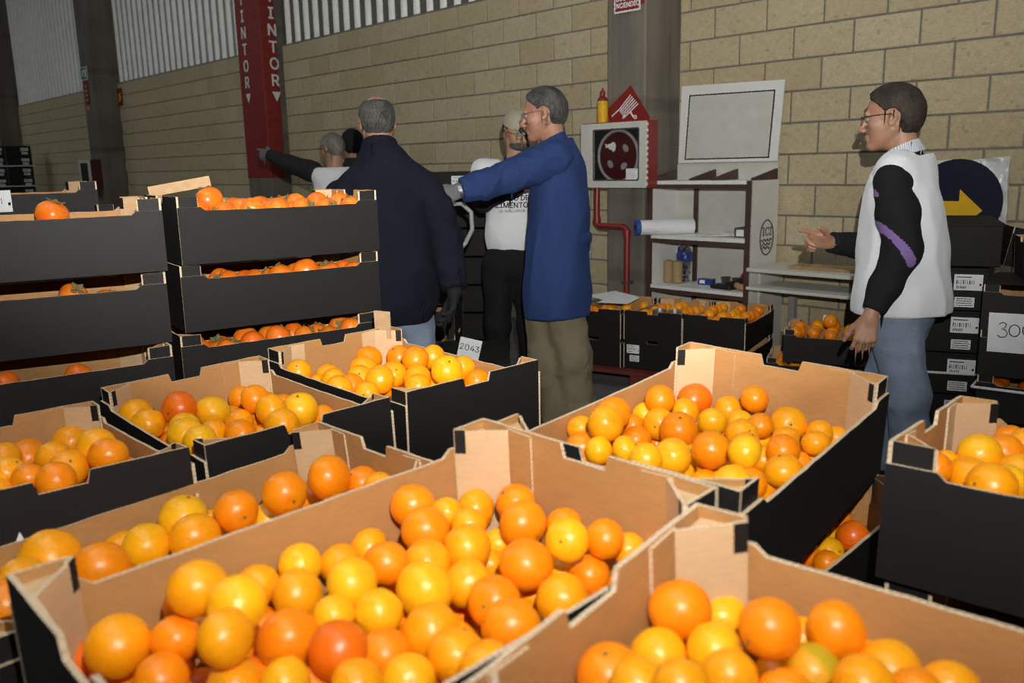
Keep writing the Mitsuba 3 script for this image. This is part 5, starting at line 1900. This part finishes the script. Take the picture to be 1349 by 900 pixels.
# the tray right of them
kc = carton('orange_tray', 'black tray heaped with oranges under the desk, beside the jeans', (-2.205, 4.775, 0.262), 22)
heap(kc, 0, 'the tray under the desk', 0.160, seed=31, rows=4, cols=6)
W = CARTONS[kc]
orange((W @ [-0.06, -0.05, 0.222, 1])[:3], 0.042, 'o', 'single big orange on top of the tray under the desk', None, big=False)
kl = carton('orange_tray', 'lower tray of oranges sticking out to the left under the tray by the jeans', (-2.33, 4.80, 0.075), 24)
heap(kl, 0, 'the lower tray under the desk', 0.115, seed=32, rows=4, cols=6, keep=lambda a, b: a < 2)
sticker(kl, 'long', 0.06, 0.11, 0.09, 0.05)
pallet('pallet', 'low pallet under the trays by the jeans', -2.60, -1.98, 4.58, 5.0, 0.072, rot=23)
k = thing('price_tag', 'small upright white paper slip behind the tray under the desk', 'tag')
W = CARTONS[kc]
m = bx(-.02, .02, 0, .001, 0, .07)
m.apply_transform(W @ M4(rotx(-12) @ roty(8), (-0.105, 0.17, 0.15)))
sub(k, 'slip', m, 'm_paper')

# stack of closed cartons with stickers behind the man in the vest
def closed(name, label, pos, rot, size=(0.6, 0.392, 0.196), group=None):
    k = key(name)
    lab(k, label, 'carton', group)
    W = M4(rotz(rot), pos)
    CARTONS[k] = W
    L_, B_, H_ = size
    m = bx(-L_ / 2, L_ / 2, -B_ / 2, B_ / 2, 0.001, H_ - 0.006, 0.003)
    m.apply_transform(W)
    put_mesh(k + '__body', m, 'm_cartonblack')
    m = cat(bx(-L_ / 2 - .003, L_ / 2 + .003, -B_ / 2 - .003, B_ / 2 + .003, H_ - 0.016, H_ - 0.002, 0.002))
    m.apply_transform(W)
    put_mesh(k + '__lid_rim', m, 'm_cartonblack')
    return k


mat('m_cartonblack', pr(speckle(S(24, 23, 22), 0.25, 90), 0.65, 0.2))
zt = 1.112
for i in range(6):
    h = 0.196
    z = zt - h * (i + 1) + (0.0 if i else 0.004)
    if z < 0.0:
        break
    dx = 0.035 if i == 0 else 0.0
    k = closed('black_carton', f'{ORD[i]} black carton from the top in the stack behind the white vest', (-1.548 + dx, 4.355 + dx * .5, z), 112, (0.6, 0.392, h))
    if i > 0:
        sticker(k, 'short', -0.115, 0.130, 0.115, 0.072)
        sticker(k, 'short', -0.105, 0.040, 0.080, 0.045, 'lines')
pallet('pallet', 'pallet under the stack behind the white vest', -1.80, -1.30, 4.06, 4.66, zt - 0.196 * 5 - 0.004, rot=22)
# the stack with the 300 sheet
SK = []
for i in range(5):
    z = 0.712 - 0.187 * i
    if z < 0:
        break
    kc = carton('carton', ('topmost carton of the stack with the 300 sheet', 'carton of the 300 stack behind the sheet, second from top', 'third carton of the 300 stack, oranges showing in its slot', 'lowest carton of the stack with the 300 sheet')[min(i, 3)], (-0.886 + 0.003 * i, 3.984, z), 10)
    SK.append(kc)
heap(SK[2], 0, 'the slot of the 300 stack', 0.118, seed=41, rows=4, cols=6, shade='dod', keep=lambda a, b: b < 2)
k = thing('lid', 'flat black sheet closing the top of the stack with the 300 sheet', 'lid')
m = bx(-.302, .302, -.198, .198, .188, .194, .002)
m.apply_transform(CARTONS[SK[0]])
sub(k, 'panel', m, 'm_cartonblack')
pallet('pallet', 'pallet under the stack with the 300 sheet', -1.2, -0.58, 3.78, 4.19, 0.148, rot=10)
k = thing('paper_sign', 'white sheet with handwritten 300 taped to the black cartons at the right edge', 'sign')
W = CARTONS[SK[0]]
TS = W @ M4(roty(-1.0), (-0.165, -0.1985, -0.004))
m = bx(-.105, .105, -.0012, 0, -.080, .080)
m.apply_transform(TS)
sub(k, 'sheet', m, 'm_paper')


def scrawl(pts, r=0.0020):
    q = tube([(x, -0.0022, z) for x, z in pts], r, 6)
    return q


t_ = np.linspace(0, 2 * np.pi, 15)
three = [(-.072, .040), (-.058, .047), (-.046, .040), (-.050, .026), (-.062, .020), (-.048, .016), (-.040, .002), (-.048, -.012), (-.066, -.014), (-.076, -.006)]
sc_ = [scrawl([(x + .005, z - .004) for x, z in three]), scrawl([(-.012 + .019 * math.cos(a + 1.2), .012 + .024 * math.sin(a + 1.2)) for a in t_]), scrawl([(.036 + .020 * math.cos(a + 1.4), .016 + .025 * math.sin(a + 1.4)) for a in t_])]
m = cat(*sc_)
m.apply_transform(TS)
sub(k, 'handwriting', m, 'm_ink', True, 'black handwritten 300')
m = bx(-.012, .03, -.0018, -.0012, .060, .105)
m.apply_transform(TS @ M4(roty(10), (0.05, 0, 0.012)))
sub(k, 'tape', m, 'm_tape' if 'm_tape' in scene else 'm_darkgrey')
k = thing('strap', 'pale plastic strap round the carton stacks at the right', 'strap')
sub(k, 'band', tube([(-1.625, 3.992, .425), (-1.26, 4.138, .430), (-1.245, 4.135, .430), (-1.156, 3.733, .472), (-1.146, 3.729, .473), (-0.55, 3.832, .467)], 0.006, 6), 'm_paper')
# opened cartons on top at the back right
kc = carton('carton', 'opened black carton with brown inside, tilted between the two right stacks', (-1.18, 4.86, 0.845), (35, -4, 9))
under((-1.18, 4.86, 0.79), 30, 4, 'the opened carton at the back right', seed=51)
kc = carton('carton', 'black carton standing on the 300 stack at the right edge', (-0.80, 4.08, 0.908), (24, 0, -4))

# round sign with the yellow arrow
mat('m_signblue', pr(speckle((0.006, 0.008, 0.022), 0.3, 20), 0.35, 0.5))
mat('m_plastic', {'type': 'bumpmap', 'arbitrary': proc(lambda p, n, uv: fbm(p.x * 22, p.y * 22, p.z * 12, 3)), 'scale': 0.04, 'bsdf': pr(speckle((0.55, 0.56, 0.55), 0.12, 12), 0.3, 0.5)})
k = thing('arrow_sign', 'dark blue round sign with a yellow arrow on a white plastic-wrapped board, against the wall', 'sign')
r_ = random.Random(3)
P = [(-2.02, .95), (-1.53, .95), (-1.535, 1.0), (-1.533, 1.13), (-1.545, 1.27), (-1.541, 1.403), (-1.62, 1.398), (-1.74, 1.388), (-1.85, 1.392), (-1.944, 1.386), (-2.02, 1.388)]
sub(k, 'board', plate(P, 5.265, 5.285), 'm_plastic', label='white plastic-wrapped board')
disc = xf(lathe([(0, 0), (.242, 0), (.245, .003), (.242, .006), (0, .006)], 48), rotx(90), (-1.800, 5.264, 1.150))
sub(k, 'disc', disc, 'm_signblue', 40, 'dark blue disc')
sub(k, 'arrow', plate([(-1.655, 1.107), (-1.782, 1.225), (-1.782, 1.158), (-1.97, 1.158), (-1.97, 1.052), (-1.782, 1.052), (-1.782, .990)][::-1], 5.2545, 5.257), 'm_yellow', label='yellow arrow pointing right')
k = thing('sign_stand', 'plain trestle that holds up the round arrow sign', 'stand')
for x in (-1.95, -1.60):
    sub(k, 'leg', bx(x - .02, x + .02, 5.27, 5.30, 0, .949), 'm_darkgrey')
sub(k, 'rail', bx(-1.97, -1.58, 5.268, 5.30, .93, .9495), 'm_darkgrey')

# dark stacks behind the men
for i in range(7):
    z = 1.392 - 0.1975 * (i + 1)
    kc = closed('black_carton', f'{ORD[i]} black carton from the top of the dark stack between the two men', (-4.66, 4.02, max(z, 0.002)), 40, (0.42, 0.392, 0.187))
    if i == 0:
        sticker(kc, 'long', 0.0, 0.12, 0.11, 0.07)
for i in range(4):
    z = 0.78 - 0.187 * (i + 1) + 0.0
    kc = carton('carton', f'{ORD[i]} carton from the top of the low stack behind the black trousers', (-4.28, 3.22, z), 42)
    if i in (0, 1, 2):
        heap(kc, 0, ('the top tray of the low dark stack', 'the second tray of the low dark stack', 'the third tray of the low dark stack')[i], 0.118, seed=60 + i, rows=4, cols=6, shade='od', keep=lambda a, b: (b == 0 and a in (1, 3, 4)))
k = thing('number_card', 'white card with the number 2043 standing on the low stack beside the navy jacket', 'card')
closed('black_carton', 'black closed carton below the 2043 card', (-3.43, 2.985, 0.225), 137)
closed('black_carton', 'black closed carton on the floor below the 2043 card', (-3.43, 2.985, 0.028), 137)
TS = M4(rotz(46) @ roty(14) @ rotx(-8), (-3.188, 2.752, 0.510))
sub(k, 'card', xf(bx(-.056, .056, 0, .0012, -.050, .050)).apply_transform(TS), 'm_paper')
sub(k, 'digits', text_flat('2043', 0.030, 0.001).apply_transform(TS @ M4(None, (0, -.0012, .004))), 'm_ink', label='black digits 2043')
k = thing('hand_truck', 'grey steel hand truck with a curved handle between the two men', 'hand truck')
hp = [(-3.70, 2.84, 0.03), (-3.70, 2.84, 1.0), (-3.66, 2.88, 1.15), (-3.55, 2.955, 1.215), (-3.50, 3.0, 1.215), (-3.462, 3.030, 1.17), (-3.448, 3.022, 1.08), (-3.462, 2.985, 1.01), (-3.492, 2.936, 0.956)]
sub(k, 'handle', tube(hp, 0.012, 10), 'm_grey', True)
sub(k, 'brace', tube([(-3.492, 2.936, 0.956), (-3.64, 2.86, .93), (-3.70, 2.84, .92)], 0.010, 8), 'm_grey', True)
sub(k, 'toe_plate', xf(bx(-.14, .14, -.11, .02, 0, .012), rotz(137), (-3.70, 2.82, .012)), 'm_darkgrey')
for s_ in (-1, 1):
    wh = xf(lathe([(0.0, -.02), (.05, -.02), (.062, -.012), (.062, .012), (.05, .02), (0, .02)], 20), rotz(137) @ roty(90), (-3.71 - s_ * .14, 2.86 + s_ * .14, .063))
    sub(k, 'wheel', wh, 'm_black', 40)
sub(k, 'axle', tube([(-3.85, 3.0, .063), (-3.57, 2.72, .063)], .008, 8), 'm_steel')

# ---- behind the persimmon stacks, and far left
kc = carton('carton', 'open empty carton behind the topmost left stack carton, a printed sticker on its end', (-3.62, 0.86, 1.195), 80)
sticker(kc, 'long', -0.03, 0.125, 0.10, 0.075)
under((-3.62, 0.86, 1.195), 80, 6, 'the open empty carton behind the stacks', drop=.1875, seed=71)
kc = carton('carton', 'second open carton behind the left stack, further right', (-3.50, 1.42, 1.110), 84)
under((-3.50, 1.42, 1.110), 84, 5, 'the second open carton behind the stacks', drop=.187, seed=72)
sticker(PK[3], 'short', 0.13, 0.135, 0.10, 0.075)
sticker(PK[3], 'short', 0.13, 0.055, 0.10, 0.05, 'lines')
k = thing('cardboard_strip', 'loose strip of brown cardboard sticking up behind the right persimmon stack', 'cardboard')
a, b = A_([-2.72, 1.055, 1.348]), A_([-2.61, 1.205, 1.378])
d = unit(b - a)
sub(k, 'strip', xf(bx(0, np.linalg.norm(b - a), -.003, .003, -.016, .016), frame(d, A_([0, 0, 1])), a), 'm_kraft' if 'm_kraft' in scene else 'm_wood')
kk = put_mesh(FK['b2043'] + '__raised_tab', xf(bx(-.028, .028, -.003, .003, -.02, .055), rotz(12), (-1.960, 1.372, 0.957)), 'm_kraft')
labels[kk] = {'label': 'loose brown cardboard tab sticking up'}
mat('m_kraft', pr(speckle((0.50, 0.33, 0.18), 0.15, 60), 0.85, 0.2))
scene['cardboard_strip__strip']['bsdf'] = {'type': 'ref', 'id': 'm_kraft'}
m = plate([(-.010, -.013), (.012, -.012), (.004, .014)], -.0008, 0)
m.apply_transform(CARTONS[FK['left']] @ M4(rotz(90), (CL / 2 + .0003, -0.070, 0.105)))
kk = put_mesh(FK['left'] + '__mark', m, 'm_paper')
labels[kk] = {'label': 'small white triangular mark'}

for c_ in range(3):
    for i in range(10):
        z = 1.995 - 0.196 * (i + 1)
        if z < 0:
            continue
        k = closed('black_carton', f'{ORD[i]} black carton from the top in the {("left", "middle", "right")[c_]} column of the far left stack', (-18.75 - 0.103 * (2 - c_), 4.86 - 0.427 * (2 - c_), z), 76.5, (0.42, 0.392, .195), 'cartons of the far left stack')
        if c_ > 0:
            sticker(k, 'long', 0.10, .13, .13, .055, 'lines')
            sticker(k, 'long', 0.10, .06, .10, .045, 'lines')
for z in (1.62, 1.24):
    k = thing('strap', ('upper' if z > 1.5 else 'lower') + ' pale strap round the far left carton stack', 'strap')
    sub(k, 'band', tube([(-18.76, 3.80, z + 0.005), (-18.66, 4.2, z), (-18.50, 5.05, z)], .010, 6), 'm_paper')

# small signs on the far columns, and the second hose cabinet
k = thing('exit_sign', 'small green exit sign high on the left grey column', 'sign')
mat('m_green', pr((0.02, 0.14, 0.06), 0.5, 0.4))
sub(k, 'panel', bx(-15.05, -14.75, 4.950, 4.958, 2.90, 3.10), 'm_white')
sub(k, 'face', bx(-15.035, -14.765, 4.947, 4.950, 2.915, 3.085), 'm_green')
sub(k, 'figure', cat(plate([(-14.87, 2.94), (-14.79, 2.94), (-14.79, 3.06), (-14.87, 3.06)], 4.944, 4.947), plate([(-14.99, 2.95), (-14.96, 2.95), (-14.92, 3.0), (-14.90, 3.05), (-14.93, 3.06), (-14.97, 3.02)], 4.944, 4.947)), 'm_white')
k = thing('fire_sign', 'narrow red sign below the green exit sign on the left grey column', 'sign')
sub(k, 'panel', bx(-14.955, -14.80, 4.950, 4.958, 2.52, 2.875), 'm_redsign' if 'm_redsign' in scene else 'm_red')
sub(k, 'lettering', cat(*[bx(-14.93, -14.83, 4.947, 4.950, z, z + .03) for z in (2.58, 2.65, 2.72, 2.79)]), 'm_wood')
sub(k, 'lower_plate', bx(-14.955, -14.82, 4.950, 4.958, 2.43, 2.51), 'm_wood')
k = thing('fire_sign', 'small red sign on the block wall right of the left grey column', 'sign')
sub(k, 'panel', bx(-14.58, -14.38, 5.312, 5.320, 2.49, 2.76), 'm_red')
sub(k, 'symbol', plate([(-14.53, 2.55), (-14.43, 2.58), (-14.44, 2.70), (-14.50, 2.66)], 5.309, 5.312), 'm_yellow')
k = thing('hose_cabinet', 'second red hose cabinet with a white frame, low on the left grey column', 'cabinet')
sub(k, 'body', bx(-15.15, -14.63, 4.80, 4.962, 1.22, 1.66, .004), 'm_darkred')
sub(k, 'door_frame', frame_plate(rect(-15.15, -14.63, 1.22, 1.66), rect(-15.09, -14.72, 1.27, 1.61), 4.785, 4.799), 'm_offwhite')
sub(k, 'window_pane', bx(-15.09, -14.72, 4.792, 4.7935, 1.27, 1.61), 'm_black')
